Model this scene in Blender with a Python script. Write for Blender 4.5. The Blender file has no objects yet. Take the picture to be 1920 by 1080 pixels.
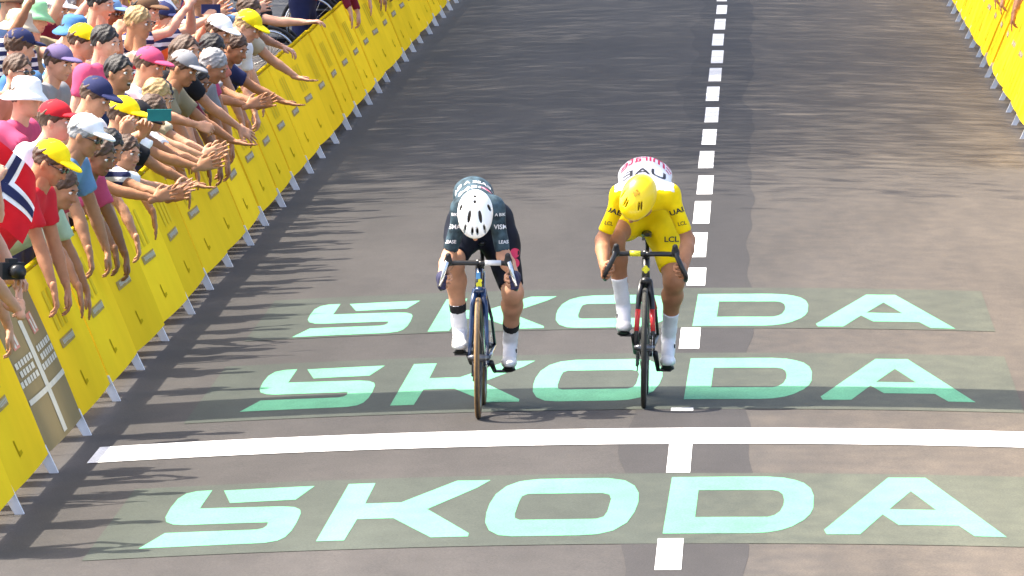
import bpy, bmesh, math, random
import numpy as np
from mathutils import Vector, Matrix
from mathutils.bvhtree import BVHTree
from mathutils.geometry import tessellate_polygon

SC = bpy.context.scene
C = SC.collection
R = math.radians
random.seed(11)
rng = np.random.default_rng(5)

# ------------------------------------------------------------------ camera, sky, sun, exposure
PITCH = math.atan(1190 / 18000.0)
YAW = 0.0253
cd = bpy.data.cameras.new('camera'); cam = bpy.data.objects.new('camera', cd); C.objects.link(cam)
cd.sensor_width = 36.0; cd.lens = 337.5; cd.clip_start = 1.0; cd.clip_end = 4000.0
cam.location = (0, 0, 4.25); cam.rotation_euler = (math.pi / 2 - PITCH, 0, YAW)
SC.camera = cam

SUN_FROM = Vector((-0.53, 0.10, 0.84)).normalized()
world = bpy.data.worlds.new('World'); SC.world = world; world.use_nodes = True
wn = world.node_tree; wn.nodes.clear()
sky = wn.nodes.new('ShaderNodeTexSky'); sky.sky_type = 'NISHITA'; sky.sun_disc = False; sky.air_density = 0.8; sky.dust_density = 4.0; sky.ozone_density = 0.6
sky.sun_elevation = math.asin(SUN_FROM.z); sky.sun_rotation = math.atan2(SUN_FROM.x, SUN_FROM.y)
bgn = wn.nodes.new('ShaderNodeBackground'); bgn.inputs['Strength'].default_value = 0.14
won = wn.nodes.new('ShaderNodeOutputWorld')
wn.links.new(sky.outputs[0], bgn.inputs[0]); wn.links.new(bgn.outputs[0], won.inputs[0])
sd = bpy.data.lights.new('sun', 'SUN'); sun = bpy.data.objects.new('sun', sd); C.objects.link(sun)
sd.energy = 3.3; sd.angle = R(0.53); sd.color = (1.0, 0.93, 0.82)
sun.location = (-30, 20, 60); sun.rotation_euler = (-SUN_FROM).to_track_quat('-Z', 'Y').to_euler()
SC.view_settings.view_transform = 'Standard'; SC.view_settings.look = 'None'
SC.view_settings.gamma = 1.0; SC.view_settings.use_curve_mapping = False
SC.view_settings.exposure = 2.0

# ------------------------------------------------------------------ materials
MATS = {}
def mat(name, col, rough=0.6, var=0.12, scale=9.0, bump=0.0, bscale=60.0, metal=0.0, spec=0.4, rand=0.0, sss=0.0, coat=0.0, cloth=False):
    if name in MATS: return MATS[name]
    m = bpy.data.materials.new(name); m.use_nodes = True
    nt = m.node_tree; b = nt.nodes['Principled BSDF']; N = nt.nodes.new; Lk = nt.links.new
    b.inputs['Roughness'].default_value = rough; b.inputs['Metallic'].default_value = metal
    b.inputs['Specular IOR Level'].default_value = spec
    if sss: b.inputs['Subsurface Weight'].default_value = sss; b.inputs['Subsurface Radius'].default_value = (0.012, 0.004, 0.002)
    if coat: b.inputs['Coat Weight'].default_value = coat
    if cloth: b.inputs['Specular IOR Level'].default_value = 0.12
    tc = N('ShaderNodeTexCoord')
    nz = N('ShaderNodeTexNoise'); nz.inputs['Scale'].default_value = scale; nz.inputs['Detail'].default_value = 5
    Lk(tc.outputs['Object'], nz.inputs['Vector'])
    mr = N('ShaderNodeMapRange'); mr.inputs[1].default_value = 0.3; mr.inputs[2].default_value = 0.7
    mr.inputs[3].default_value = 1 - var; mr.inputs[4].default_value = 1 + var
    Lk(nz.outputs[0], mr.inputs[0])
    hs = N('ShaderNodeHueSaturation'); hs.inputs['Color'].default_value = (*col, 1)
    if rand:
        oi = N('ShaderNodeObjectInfo'); mr2 = N('ShaderNodeMapRange')
        mr2.inputs[3].default_value = 1 - rand; mr2.inputs[4].default_value = 1 + rand * 0.6
        Lk(oi.outputs['Random'], mr2.inputs[0])
        mu = N('ShaderNodeMath'); mu.operation = 'MULTIPLY'; Lk(mr.outputs[0], mu.inputs[0]); Lk(mr2.outputs[0], mu.inputs[1])
        Lk(mu.outputs[0], hs.inputs['Value'])
    else: Lk(mr.outputs[0], hs.inputs['Value'])
    Lk(hs.outputs[0], b.inputs['Base Color'])
    if bump:
        n2 = N('ShaderNodeTexNoise'); n2.inputs['Scale'].default_value = bscale; n2.inputs['Detail'].default_value = 4
        Lk(tc.outputs['Object'], n2.inputs['Vector'])
        bp = N('ShaderNodeBump'); bp.inputs['Strength'].default_value = bump; bp.inputs['Distance'].default_value = 0.01
        Lk(n2.outputs[0], bp.inputs['Height']); Lk(bp.outputs[0], b.inputs['Normal'])
    MATS[name] = m
    return m

def asphalt(name, cA, cB, warm=None, speck=0.25, along=True):
    """worn asphalt: big soft blotches, rolled streaks along the road, aggregate specks"""
    m = bpy.data.materials.new(name); m.use_nodes = True
    nt = m.node_tree; b = nt.nodes['Principled BSDF']; N = nt.nodes.new; Lk = nt.links.new
    tc = N('ShaderNodeTexCoord')
    def noise(scale, sx, sy, det=5):
        mp = N('ShaderNodeMapping'); mp.inputs['Scale'].default_value = (sx, sy, 1)
        Lk(tc.outputs['Object'], mp.inputs[0])
        n = N('ShaderNodeTexNoise'); n.inputs['Scale'].default_value = scale; n.inputs['Detail'].default_value = det
        Lk(mp.outputs[0], n.inputs['Vector']); return n
    n1 = noise(0.55, 1, 0.22, 6); n2 = noise(2.2, 1, 0.08, 5); n3 = noise(95, 1, 1, 2); n4 = noise(7, 1, 0.35, 6)
    rp = N('ShaderNodeValToRGB'); rp.color_ramp.elements[0].position = 0.36; rp.color_ramp.elements[1].position = 0.66
    rp.color_ramp.elements[0].color = (*cA, 1); rp.color_ramp.elements[1].color = (*cB, 1)
    Lk(n1.outputs[0], rp.inputs[0])
    col = rp.outputs[0]
    if warm:                       # blends to a warmer, paler tone towards the right side
        sx = N('ShaderNodeSeparateXYZ'); Lk(tc.outputs['Object'], sx.inputs[0])
        ad = N('ShaderNodeMath'); ad.operation = 'MULTIPLY_ADD'; ad.inputs[1].default_value = 1.6; Lk(n4.outputs[0], ad.inputs[0]); Lk(sx.outputs[0], ad.inputs[2])
        mr = N('ShaderNodeMapRange'); mr.inputs[1].default_value = 0.3; mr.inputs[2].default_value = 3.6; mr.inputs[4].default_value = 0.9
        Lk(ad.outputs[0], mr.inputs[0])
        mx = N('ShaderNodeMix'); mx.data_type = 'RGBA'; mx.inputs['B'].default_value = (*warm, 1)
        Lk(mr.outputs[0], mx.inputs['Factor']); Lk(col, mx.inputs['A']); col = mx.outputs['Result']
    def mul(c, node, lo, hi, a=0.35, z=0.65):
        mr = N('ShaderNodeMapRange'); mr.inputs[1].default_value = a; mr.inputs[2].default_value = z
        mr.inputs[3].default_value = lo; mr.inputs[4].default_value = hi; Lk(node.outputs[0], mr.inputs[0])
        mx = N('ShaderNodeMix'); mx.data_type = 'RGBA'; mx.blend_type = 'MULTIPLY'; mx.inputs['Factor'].default_value = 1
        Lk(c, mx.inputs['A']); Lk(mr.outputs[0], mx.inputs['B']); return mx.outputs['Result']
    if along:                      # paler around the finish, grading darker up the road
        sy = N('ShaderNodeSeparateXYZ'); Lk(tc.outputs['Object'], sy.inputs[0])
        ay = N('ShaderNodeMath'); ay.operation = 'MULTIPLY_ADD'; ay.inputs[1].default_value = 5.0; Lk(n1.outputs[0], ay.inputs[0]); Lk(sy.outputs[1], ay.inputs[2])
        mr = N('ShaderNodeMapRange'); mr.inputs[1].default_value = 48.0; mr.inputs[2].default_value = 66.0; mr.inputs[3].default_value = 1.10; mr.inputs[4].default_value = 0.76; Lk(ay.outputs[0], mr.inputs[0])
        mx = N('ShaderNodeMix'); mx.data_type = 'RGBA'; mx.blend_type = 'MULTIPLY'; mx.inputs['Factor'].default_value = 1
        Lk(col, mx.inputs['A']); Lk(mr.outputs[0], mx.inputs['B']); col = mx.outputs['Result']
    col = mul(col, n2, 0.90, 1.08); col = mul(col, n4, 0.93, 1.06); col = mul(col, n3, 1 - speck, 1 + speck)
    Lk(col, b.inputs['Base Color']); b.inputs['Roughness'].default_value = 0.85; b.inputs['Specular IOR Level'].default_value = 0.25
    bp = N('ShaderNodeBump'); bp.inputs['Strength'].default_value = 0.35; bp.inputs['Distance'].default_value = 0.006
    Lk(n3.outputs[0], bp.inputs['Height']); Lk(bp.outputs[0], b.inputs['Normal'])
    MATS[name] = m
    return m

# ------------------------------------------------------------------ object helpers
def me_from(name, v, f, mi=None, smooth=False):
    me = bpy.data.meshes.new(name)
    v = np.asarray(v, dtype=np.float32)
    if isinstance(f, np.ndarray):
        k = f.shape[1]; nf = len(f)
        me.vertices.add(len(v)); me.vertices.foreach_set('co', v.ravel())
        me.loops.add(nf * k); me.loops.foreach_set('vertex_index', f.astype(np.int32).ravel())
        me.polygons.add(nf); me.polygons.foreach_set('loop_start', np.arange(0, nf * k, k, dtype=np.int32))
        me.polygons.foreach_set('loop_total', np.full(nf, k, dtype=np.int32))
        me.update(calc_edges=True)
    else:
        me.from_pydata([tuple(map(float, p)) for p in v], [], [tuple(map(int, q)) for q in f]); me.update()
    if mi is not None: me.polygons.foreach_set('material_index', np.asarray(mi, dtype=np.int32))
    if smooth: me.polygons.foreach_set('use_smooth', np.ones(len(me.polygons), dtype=bool))
    return me

def obj(name, me, mats, parent=None):
    o = bpy.data.objects.new(name, me); C.objects.link(o)
    if mats is not None:
        if not isinstance(mats, (list, tuple)): mats = [mats]
        if len(me.materials) == 0:
            for m in mats: me.materials.append(m)
        else:
            for i, m in enumerate(mats):
                o.material_slots[i].link = 'OBJECT'; o.material_slots[i].material = m
    if parent: o.parent = parent
    return o

def tag(o, label=None, cat=None, group=None, kind=None):
    if label: o['label'] = label
    if cat: o['category'] = cat
    if group: o['group'] = group
    if kind: o['kind'] = kind
    return o

def empty(name, loc, label, cat, group=None):
    o = bpy.data.objects.new(name, None); C.objects.link(o); o.location = loc
    o.empty_display_size = 0.2
    return tag(o, label, cat, group)

class MB:
    """collects simple shapes into one mesh"""
    def __init__(s): s.v = []; s.f = []; s.m = []
    def add(s, v, f, mi=0):
        n = len(s.v); s.v += [tuple(p) for p in v]; s.f += [tuple(i + n for i in q) for q in f]; s.m += [mi] * len(f); return s
    def box(s, c, h, M=None, mi=0):
        P = [Vector((sx * h[0], sy * h[1], sz * h[2])) for sx in (-1, 1) for sy in (-1, 1) for sz in (-1, 1)]
        if M is not None: P = [M @ p for p in P]
        P = [p + Vector(c) for p in P]
        return s.add(P, [(0, 1, 3, 2), (4, 6, 7, 5), (0, 4, 5, 1), (2, 3, 7, 6), (0, 2, 6, 4), (1, 5, 7, 3)], mi)
    def tube(s, pts, rad, n=10, mi=0, cap=True, flat=None):
        pts = [Vector(p) for p in pts]
        if not isinstance(rad, (list, tuple)): rad = [rad] * len(pts)
        V = []; F = []; up = None
        for i, p in enumerate(pts):
            d = (pts[min(i + 1, len(pts) - 1)] - pts[max(i - 1, 0)]).normalized()
            if up is None:
                up = Vector((0, 0, 1)) if abs(d.z) < 0.9 else Vector((1, 0, 0))
            a = d.cross(up).normalized(); b = a.cross(d).normalized(); up = b
            r = rad[i]
            for k in range(n):
                t = 2 * math.pi * k / n
                q = a * math.cos(t) * r + b * math.sin(t) * r
                if flat: q = Vector((q.x * flat[0], q.y * flat[1], q.z * flat[2]))
                V.append(p + q)
        for i in range(len(pts) - 1):
            for k in range(n):
                F.append((i * n + k, i * n + (k + 1) % n, (i + 1) * n + (k + 1) % n, (i + 1) * n + k))
        if cap: F.append(tuple(range(n))[::-1]); F.append(tuple((len(pts) - 1) * n + k for k in range(n)))
        return s.add(V, F, mi)
    def prism(s, poly, axis, a, b, mi=0):
        """polygon in the two other axes, extruded along axis from a to b"""
        def mk(p, t):
            if axis == 0: return (t, p[0], p[1])
            if axis == 1: return (p[0], t, p[1])
            return (p[0], p[1], t)
        n = len(poly); V = [mk(p, a) for p in poly] + [mk(p, b) for p in poly]
        F = [tuple(range(n)), tuple(range(n, 2 * n))[::-1]] + [(i, i + n, (i + 1) % n + n, (i + 1) % n) for i in range(n)]
        return s.add(V, F, mi)
    def torus(s, c, Rr, r, n=64, m=10, mi=0, squash=1.0, axis=0):
        V = []; F = []
        for i in range(n):
            t = 2 * math.pi * i / n
            for k in range(m):
                q = 2 * math.pi * k / m
                rr = Rr + r * math.cos(q); x = r * math.sin(q) * squash
                V.append((c[0] + x, c[1] + rr * math.cos(t), c[2] + rr * math.sin(t)))
        for i in range(n):
            for k in range(m):
                F.append((i * m + k, i * m + (k + 1) % m, ((i + 1) % n) * m + (k + 1) % m, ((i + 1) % n) * m + k))
        return s.add(V, F, mi)
    def mesh(s, name, smooth=False, fix=True):
        me = me_from(name, s.v, s.f, s.m, smooth)
        if fix:
            bm = bmesh.new(); bm.from_mesh(me); bmesh.ops.recalc_face_normals(bm, faces=bm.faces); bm.to_mesh(me); bm.free()
        return me
    def build(s, name, mats, parent=None, smooth=False):
        return obj(name, s.mesh(name, smooth), mats, parent)

# ------------------------------------------------------------------ smooth bodies: blended volumes turned into one skin
def unit(v):
    v = np.asarray(v, float); return v / (np.linalg.norm(v) + 1e-12)
def nets(F, o, h):
    S = F < 0
    nx, ny, nz = F.shape
    cnt = np.zeros((nx - 1, ny - 1, nz - 1), np.int8)
    for a in (0, 1):
        for b in (0, 1):
            for c in (0, 1):
                cnt += S[a:nx - 1 + a, b:ny - 1 + b, c:nz - 1 + c]
    I, J, K = np.nonzero((cnt > 0) & (cnt < 8))
    n = len(I); pos = np.zeros((n, 3)); wt = np.zeros(n)
    cor = [(a, b, c) for a in (0, 1) for b in (0, 1) for c in (0, 1)]
    for p in cor:
        for q in cor:
            if sum(abs(p[i] - q[i]) for i in range(3)) == 1 and p < q:
                f0 = F[I + p[0], J + p[1], K + p[2]]; f1 = F[I + q[0], J + q[1], K + q[2]]
                m = (f0 < 0) != (f1 < 0)
                t = np.where(m, f0 / np.where(m, f0 - f1, 1), 0)
                for i in range(3): pos[:, i] += np.where(m, p[i] + (q[i] - p[i]) * t, 0)
                wt += m
    pos = (pos / wt[:, None] + np.stack([I, J, K], 1)) * h + o
    idx = np.full(cnt.shape, -1, np.int64); idx[I, J, K] = np.arange(n)
    faces = []
    for ax in range(3):
        sl0 = [slice(1, -1)] * 3; sl1 = [slice(1, -1)] * 3
        sl0[ax] = slice(0, -1); sl1[ax] = slice(1, None)
        d = S[tuple(sl0)] != S[tuple(sl1)]
        a = np.stack(np.nonzero(d), 1)
        off = np.ones(3, int); off[ax] = 0
        g = a + off
        flip = S[tuple(g.T)]
        b, c = [(1, 2), (2, 0), (0, 1)][ax]
        eb = np.zeros(3, int); eb[b] = 1; ec = np.zeros(3, int); ec[c] = 1
        q = [idx[tuple((g - eb - ec).T)], idx[tuple((g - ec).T)], idx[tuple(g.T)], idx[tuple((g - eb).T)]]
        q = np.stack(q, 1)
        q[~flip] = q[~flip][:, ::-1]
        faces.append(q)
    faces = np.concatenate(faces)
    return pos, faces[(faces >= 0).all(1)]

class Vol:
    def __init__(s): s.p = []
    def cone(s, a, b, ra, rb, k=0.02, op=0, wd=None, flat=1.0):
        a = np.asarray(a, float); b = np.asarray(b, float); r = max(ra, rb)
        s.p.append(('c', (a, b, ra, rb, wd, flat), k, op, np.minimum(a, b) - r, np.maximum(a, b) + r)); return s
    def ell(s, c, r, M=None, k=0.02, op=0):
        c = np.asarray(c, float); r = np.asarray(r, float); M = np.eye(3) if M is None else np.asarray(M)
        e = np.sqrt(((M * r) ** 2).sum(1))
        s.p.append(('e', (c, r, M), k, op, c - e, c + e)); return s
    def cut(s, p, n, rad):
        p = np.asarray(p, float); s.p.append(('k', (p, unit(n), rad), 0, 2, p - rad, p + rad)); return s
    def mesh(s, h, wr=0.0, wf=18.0, seed=0.0):
        add = [q for q in s.p if q[3] == 0]
        lo = np.min([q[4] for q in add], 0) - 3 * h - wr; hi = np.max([q[5] for q in add], 0) + 3 * h + wr
        n = np.ceil((hi - lo) / h).astype(int) + 1
        F = np.full(n, 10.0)
        ax = [lo[i] + np.arange(n[i]) * h for i in range(3)]
        for ty, pr, k, op, bl, bh in s.p:
            mg = k + 3 * h + wr
            i0 = np.clip(((bl - mg - lo) / h).astype(int), 0, n); i1 = np.clip(((bh + mg - lo) / h).astype(int) + 2, 0, n)
            if (i1 <= i0).any(): continue
            X = ax[0][i0[0]:i1[0], None, None]; Y = ax[1][None, i0[1]:i1[1], None]; Z = ax[2][None, None, i0[2]:i1[2]]
            V = F[i0[0]:i1[0], i0[1]:i1[1], i0[2]:i1[2]]
            if ty == 'c':
                a, b, ra, rb, wd, fl = pr
                ba = b - a; L = np.linalg.norm(ba) + 1e-9; u = ba / L
                px, py, pz = X - a[0], Y - a[1], Z - a[2]
                t = px * u[0] + py * u[1] + pz * u[2]
                if wd is None: q2 = np.maximum(px * px + py * py + pz * pz - t * t, 0)
                else:
                    w = unit(np.asarray(wd, float) - u * np.dot(wd, u)); dn = np.cross(u, w)
                    ww = px * w[0] + py * w[1] + pz * w[2]; dd = (px * dn[0] + py * dn[1] + pz * dn[2]) / fl
                    q2 = ww * ww + dd * dd
                tt = np.clip(t / L, 0, 1)
                d = np.sqrt(q2 + (t - tt * L) ** 2) - (ra + (rb - ra) * tt)
            elif ty == 'e':
                c, r, M = pr
                px, py, pz = X - c[0], Y - c[1], Z - c[2]
                k0 = 0; k1 = 0
                for i in range(3):
                    l = px * M[0, i] + py * M[1, i] + pz * M[2, i]
                    k0 = k0 + (l / r[i]) ** 2; k1 = k1 + (l / r[i] ** 2) ** 2
                k0 = np.sqrt(k0); d = k0 * (k0 - 1) / (np.sqrt(k1) + 1e-6)
                d = np.maximum(d, -r.min())
            else:
                p, nn, rad = pr
                px, py, pz = X - p[0], Y - p[1], Z - p[2]
                d = px * nn[0] + py * nn[1] + pz * nn[2]
                V[...] = np.where(px * px + py * py + pz * pz < rad * rad, np.maximum(V, d), V); continue
            if op == 0:
                if k > 0:
                    g = np.clip(0.5 + 0.5 * (d - V) / k, 0, 1); V[...] = d * (1 - g) + V * g - k * g * (1 - g)
                else: V[...] = np.minimum(V, d)
            else:
                V[...] = np.maximum(V, -d)
        if wr:
            X = ax[0][:, None, None]; Y = ax[1][None, :, None]; Z = ax[2][None, None, :]
            F += wr * (np.sin(X * wf + Z * wf * 0.7 + 2 * np.sin(Y * wf * 0.6 + seed) + seed) * 0.6 + np.sin(Y * wf * 1.7 - Z * wf * 1.3 + 1.5 * np.sin(X * wf * 1.1 + seed)) * 0.4)
        return nets(F, lo, h)

class Skin:
    """joins several skinned pieces into one body mesh"""
    def __init__(s): s.v = []; s.f = []; s.m = []; s.n = 0
    def add(s, vf, mi=0, M=None, flip=False):
        v, f = vf[0], vf[1]
        if M is not None: v = v @ np.asarray(M)[:3, :3].T + np.asarray(M)[:3, 3]
        if flip: f = f[:, ::-1]
        s.v.append(v); s.f.append(f + s.n); s.n += len(v)
        s.m.append(np.full(len(f), mi) if np.isscalar(mi) else mi); return s
    def mesh(s, name): return me_from(name, np.concatenate(s.v), np.concatenate(s.f), np.concatenate(s.m), True)

def sphere(c, r, n=8):
    V = []; F = []
    for i in range(n + 1):
        t = math.pi * i / n
        for k in range(2 * n):
            q = math.pi * k / n
            V.append((c[0] + r[0] * math.sin(t) * math.cos(q), c[1] + r[1] * math.sin(t) * math.sin(q), c[2] + r[2] * math.cos(t)))
    for i in range(n):
        for k in range(2 * n):
            F.append((i * 2 * n + k, (i + 1) * 2 * n + k, (i + 1) * 2 * n + (k + 1) % (2 * n), i * 2 * n + (k + 1) % (2 * n)))
    return np.array(V), np.array(F)

# head template: face towards +Y, crown towards +Z; slots 0 skin 1 eye white 2 dark 3 lips
def head_template(mouth_open, h=.0062):
    v = Vol()
    v.ell((0, -.012, .022), (.077, .098, .094)); v.ell((0, .022, -.04), (.062, .072, .078), k=.03)
    v.ell((0, .066, -.094), (.026, .024, .02), k=.025); v.ell((0, .082, .022), (.05, .018, .011), k=.015)
    for s in (-1, 1):
        v.ell((s * .036, .062, -.03), (.024, .024, .024), k=.02)
        v.ell((s * .031, .101, .002), (.017, .013, .010), op=1)
        v.ell((s * .080, -.006, -.012), (.009, .021, .032), k=.008)
    v.cone((0, .092, .002), (0, .113, -.036), .008, .014, k=.012); v.ell((0, .1, -.04), (.018, .012, .009), k=.008)
    v.ell((0, .086, -.068), (.026, .012, .011), k=.01)
    if mouth_open: v.ell((0, .1, -.072), (.022, .018, .014), op=1)
    v.cone((0, -.022, -.05), (0, -.035, -.17), .056, .06, k=.03)
    s_ = Skin().add(v.mesh(h), 0)
    for s in (-1, 1):
        s_.add(sphere((s * .031, .083, .002), (.014, .012, .010), 6), 1)
        s_.add(sphere((s * .031, .0925, .002), (.006, .004, .006), 5), 2)
        s_.add(sphere((s * .033, .094, .024), (.020, .006, .004), 5), 2)
    if mouth_open:
        s_.add(sphere((0, .083, -.072), (.021, .012, .013), 6), 2); s_.add(sphere((0, .090, -.064), (.016, .006, .004), 5), 1)
    else: s_.add(sphere((0, .094, -.069), (.021, .006, .004), 6), 3)
    return np.concatenate(s_.v), np.concatenate(s_.f), np.concatenate(s_.m)
HEADS = [head_template(False), head_template(True)]
HEADS_C = [head_template(False, .0104), head_template(True, .0104)]

# hand template: wrist at origin, fingers +Y, palm -Z, thumb -X (right hand)
def hand_template(pose, h=.0052):
    v = Vol(); curl = {'open': (.12, .15, .1), 'relax': (.45, .5, .35), 'grip': (1.25, 1.35, .8), 'hold': (.75, .85, .5)}[pose]
    spread = {'open': .14, 'relax': .06, 'grip': .0, 'hold': .03}[pose]
    v.cone((0, -.03, 0), (0, .015, 0), .027, .026, k=.02, wd=(1, 0, 0), flat=.75)
    v.cone((-.012, .03, 0), (-.016, .075, 0), .028, .030, k=.02, wd=(1, 0, 0), flat=.48)
    v.cone((.014, .03, 0), (.020, .072, 0), .025, .024, k=.015, wd=(1, 0, 0), flat=.5)
    for i, (x, y, L) in enumerate([(-.033, .083, .072), (-.011, .089, .080), (.012, .085, .074), (.033, .074, .058)]):
        p = np.array((x, y, .0)); a = 0; sx = (i - 1.4) * spread
        for j, fr in enumerate((.45, .32, .25)):
            a += curl[j]
            d = unit((math.sin(sx), math.cos(a) * math.cos(sx), -math.sin(a)))
            q = p + d * L * fr; v.cone(p, q, .0092 - .0008 * j, .0086 - .001 * j, k=.004); p = q
    if pose == 'grip': T = [(-.028, .02, -.006), (-.046, .045, -.022), (-.036, .070, -.044), (-.016, .082, -.052)]
    elif pose == 'hold': T = [(-.028, .02, -.004), (-.052, .045, -.02), (-.052, .075, -.036), (-.044, .095, -.042)]
    else: T = [(-.026, .018, -.003), (-.054, .046, -.012), (-.066, .072, -.016), (-.068, .094, -.018)]
    for j in range(3): v.cone(T[j], T[j + 1], (.0145, .0115, .0098)[j], (.0115, .0098, .0085)[j], k=.008)
    return v.mesh(h)
HANDS = {p: hand_template(p) for p in ('open', 'relax', 'grip', 'hold')}
HANDS_C = {p: hand_template(p, .0080) for p in ('open', 'relax', 'grip', 'hold')}

def frame(Y, Zhint):
    Y = unit(Y); Z = np.asarray(Zhint, float); Z = Z - Y * np.dot(Z, Y)
    if np.linalg.norm(Z) < 1e-3: Z = np.array((1., 0, 0)) - Y * Y[0]
    Z = unit(Z); X = np.cross(Y, Z)
    return np.stack([X, Y, Z], 1)
def mat4(Rm, t, s=1.0):
    M = np.eye(4); M[:3, :3] = Rm * s; M[:3, 3] = t; return M
def add_hand(sk, wrist, hdir, palm, pose, right, s=1.0, mi=0, lib=None):
    M = frame(hdir, -np.asarray(palm, float))
    if not right: M = M * np.array([-1, 1, 1])[None, :]
    sk.add((lib or HANDS)[pose], mi, mat4(M, wrist, s), flip=not right)
def ik(a, t, l1, l2, pole):
    a = np.asarray(a, float); t = np.asarray(t, float)
    d = t - a; L = np.linalg.norm(d)
    if L > (l1 + l2) * .995: t = a + d / L * (l1 + l2) * .995; d = t - a; L = np.linalg.norm(d)
    if L < abs(l1 - l2) * 1.05 + .02: t = a + d / L * (abs(l1 - l2) * 1.05 + .02); d = t - a; L = np.linalg.norm(d)
    u = d / L; x = (l1 * l1 - l2 * l2 + L * L) / (2 * L); h = math.sqrt(max(l1 * l1 - x * x, 0))
    p = np.asarray(pole, float); p = unit(p - u * np.dot(p, u))
    return a + u * x + p * h, t

# ------------------------------------------------------------------ the road and its markings
def gz(u): return -0.0088 * min(abs(u), 4.2) ** 2
LEFT_U, RIGHT_U = -3.75, 2.38          # where the barrier feet touch the road
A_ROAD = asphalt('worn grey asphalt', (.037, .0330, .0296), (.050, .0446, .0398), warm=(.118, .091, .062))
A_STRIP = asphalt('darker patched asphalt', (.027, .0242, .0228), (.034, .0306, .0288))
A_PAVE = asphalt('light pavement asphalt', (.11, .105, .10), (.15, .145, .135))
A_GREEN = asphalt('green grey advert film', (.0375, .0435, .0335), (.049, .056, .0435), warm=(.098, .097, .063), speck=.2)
M_MINT = asphalt('mint road paint', (.090, .29, .155), (.112, .34, .19), speck=.2, along=False)
M_WHITE = asphalt('white road paint', (.55, .54, .52), (.70, .69, .67), speck=.2, along=False)

def sheet(name, u0, u1, w0, w1, dz, nu=24, nw=None, material=None, edge=None, parent=None):
    """a strip laid on the cambered road; edge(w) may shift both sides"""
    nw = nw or max(2, int((w1 - w0) / 1.2))
    V = []; F = []
    for j in range(nw + 1):
        w = w0 + (w1 - w0) * j / nw
        a, b = edge(w) if edge else (u0, u1)
        for i in range(nu + 1):
            u = a + (b - a) * i / nu
            V.append((u, w, gz(u) + dz))
    for j in range(nw):
        for i in range(nu):
            k = j * (nu + 1) + i; F.append((k, k + 1, k + nu + 2, k + nu + 1))
    return obj(name, me_from(name, V, F), material, parent)

g = MB(); g.add([(-900, -300, -.6), (900, -300, -.6), (900, 1500, -.6), (-900, 1500, -.6)], [(0, 1, 2, 3)])
tag(g.build('ground', mat('dry verge soil', (.16, .14, .10), .9, .3, .4, .3, 6)), kind='structure')
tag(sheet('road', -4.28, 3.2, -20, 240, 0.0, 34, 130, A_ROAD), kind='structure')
def strip_edge(w):
    a = -.66 + .045 * math.sin(w * .45) + .03 * math.sin(w * 1.3 + 1) + (.10 if 90 < w < 97 else 0) * 0
    if 91 < w < 97: a -= .05 * math.sin((w - 91) / 6 * math.pi)
    b = -.03 + .02 * math.sin(w * .5 + 2) + .015 * math.sin(w * 1.7)
    if 89 < w < 95: b -= .07 * math.sin((w - 89) / 6 * math.pi)
    return a, b
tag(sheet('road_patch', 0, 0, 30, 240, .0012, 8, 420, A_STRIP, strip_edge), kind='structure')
# pavements behind the barriers with kerbs
def slab(name, x0, x1, z, m):
    b = MB(); b.prism([(x0, -.7), (x1, -.7), (x1, z - .02), (x1 - (.02 if x1 < 0 else 0), z), (x0 + (0 if x1 < 0 else .02), z), (x0, z - .02)], 1, -20, 240)
    return tag(b.build(name, m), kind='structure')
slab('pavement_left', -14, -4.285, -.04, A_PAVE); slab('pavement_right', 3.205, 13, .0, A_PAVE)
M_KERB = mat('grey kerb stone', (.30, .29, .27), .8, .2, 4, .3, 30)

# finish line and lane dashes
fl = sheet('finish_line', -3.60, 2.30, 51.55, 52.60, .0042, 34, 3, M_WHITE, None)
tag(fl, 'broad white finish line painted right across the road', 'road marking')
dash = [(116.2, 117.5), (111.79, 113.28)]
DASH = [(44.41, 46.00), (49.72, 51.54), (53.80, 54.02), (58.63, 60.45), (64.52, 66.39), (67.57, 70.44), (71.56, 74.50), (75.46, 78.16), (79.30, 82.03), (83.10, 85.80), (87.07, 89.95), (91.23, 94.27), (95.45, 98.53), (99.68, 102.91), (104.17, 107.39), (108.61, 111.79), (113.28, 116.20), (117.45, 120.6), (121.8, 124.8)]
ordn = ['first', 'second', 'third', 'fourth', 'fifth', 'sixth', 'seventh', 'eighth', 'ninth', 'tenth', 'eleventh', 'twelfth', 'thirteenth', 'fourteenth', 'fifteenth', 'sixteenth', 'seventeenth', 'eighteenth', 'nineteenth', 'twentieth']
for i, (a, b) in enumerate(DASH):
    j = .006 * math.sin(i * 2.1)
    o = sheet('lane_dash', -.40 - .062 + j, -.40 + .062 + j, a, b, .004, 2, 2, M_WHITE)
    if i == 0: lb = 'white lane dash nearest the camera, below the large near lettering'
    elif i == 1: lb = 'white lane dash touching the near side of the finish line'
    elif i == 2: lb = 'short white dash stub between finish line and middle lettering'
    elif i == 3: lb = 'white lane dash between the middle and the far lettering'
    else: lb = '%s white lane dash beyond the far lettering' % ordn[i - 4]
    tag(o, lb, 'road marking', 'white dashes along the centre of the road')

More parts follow.
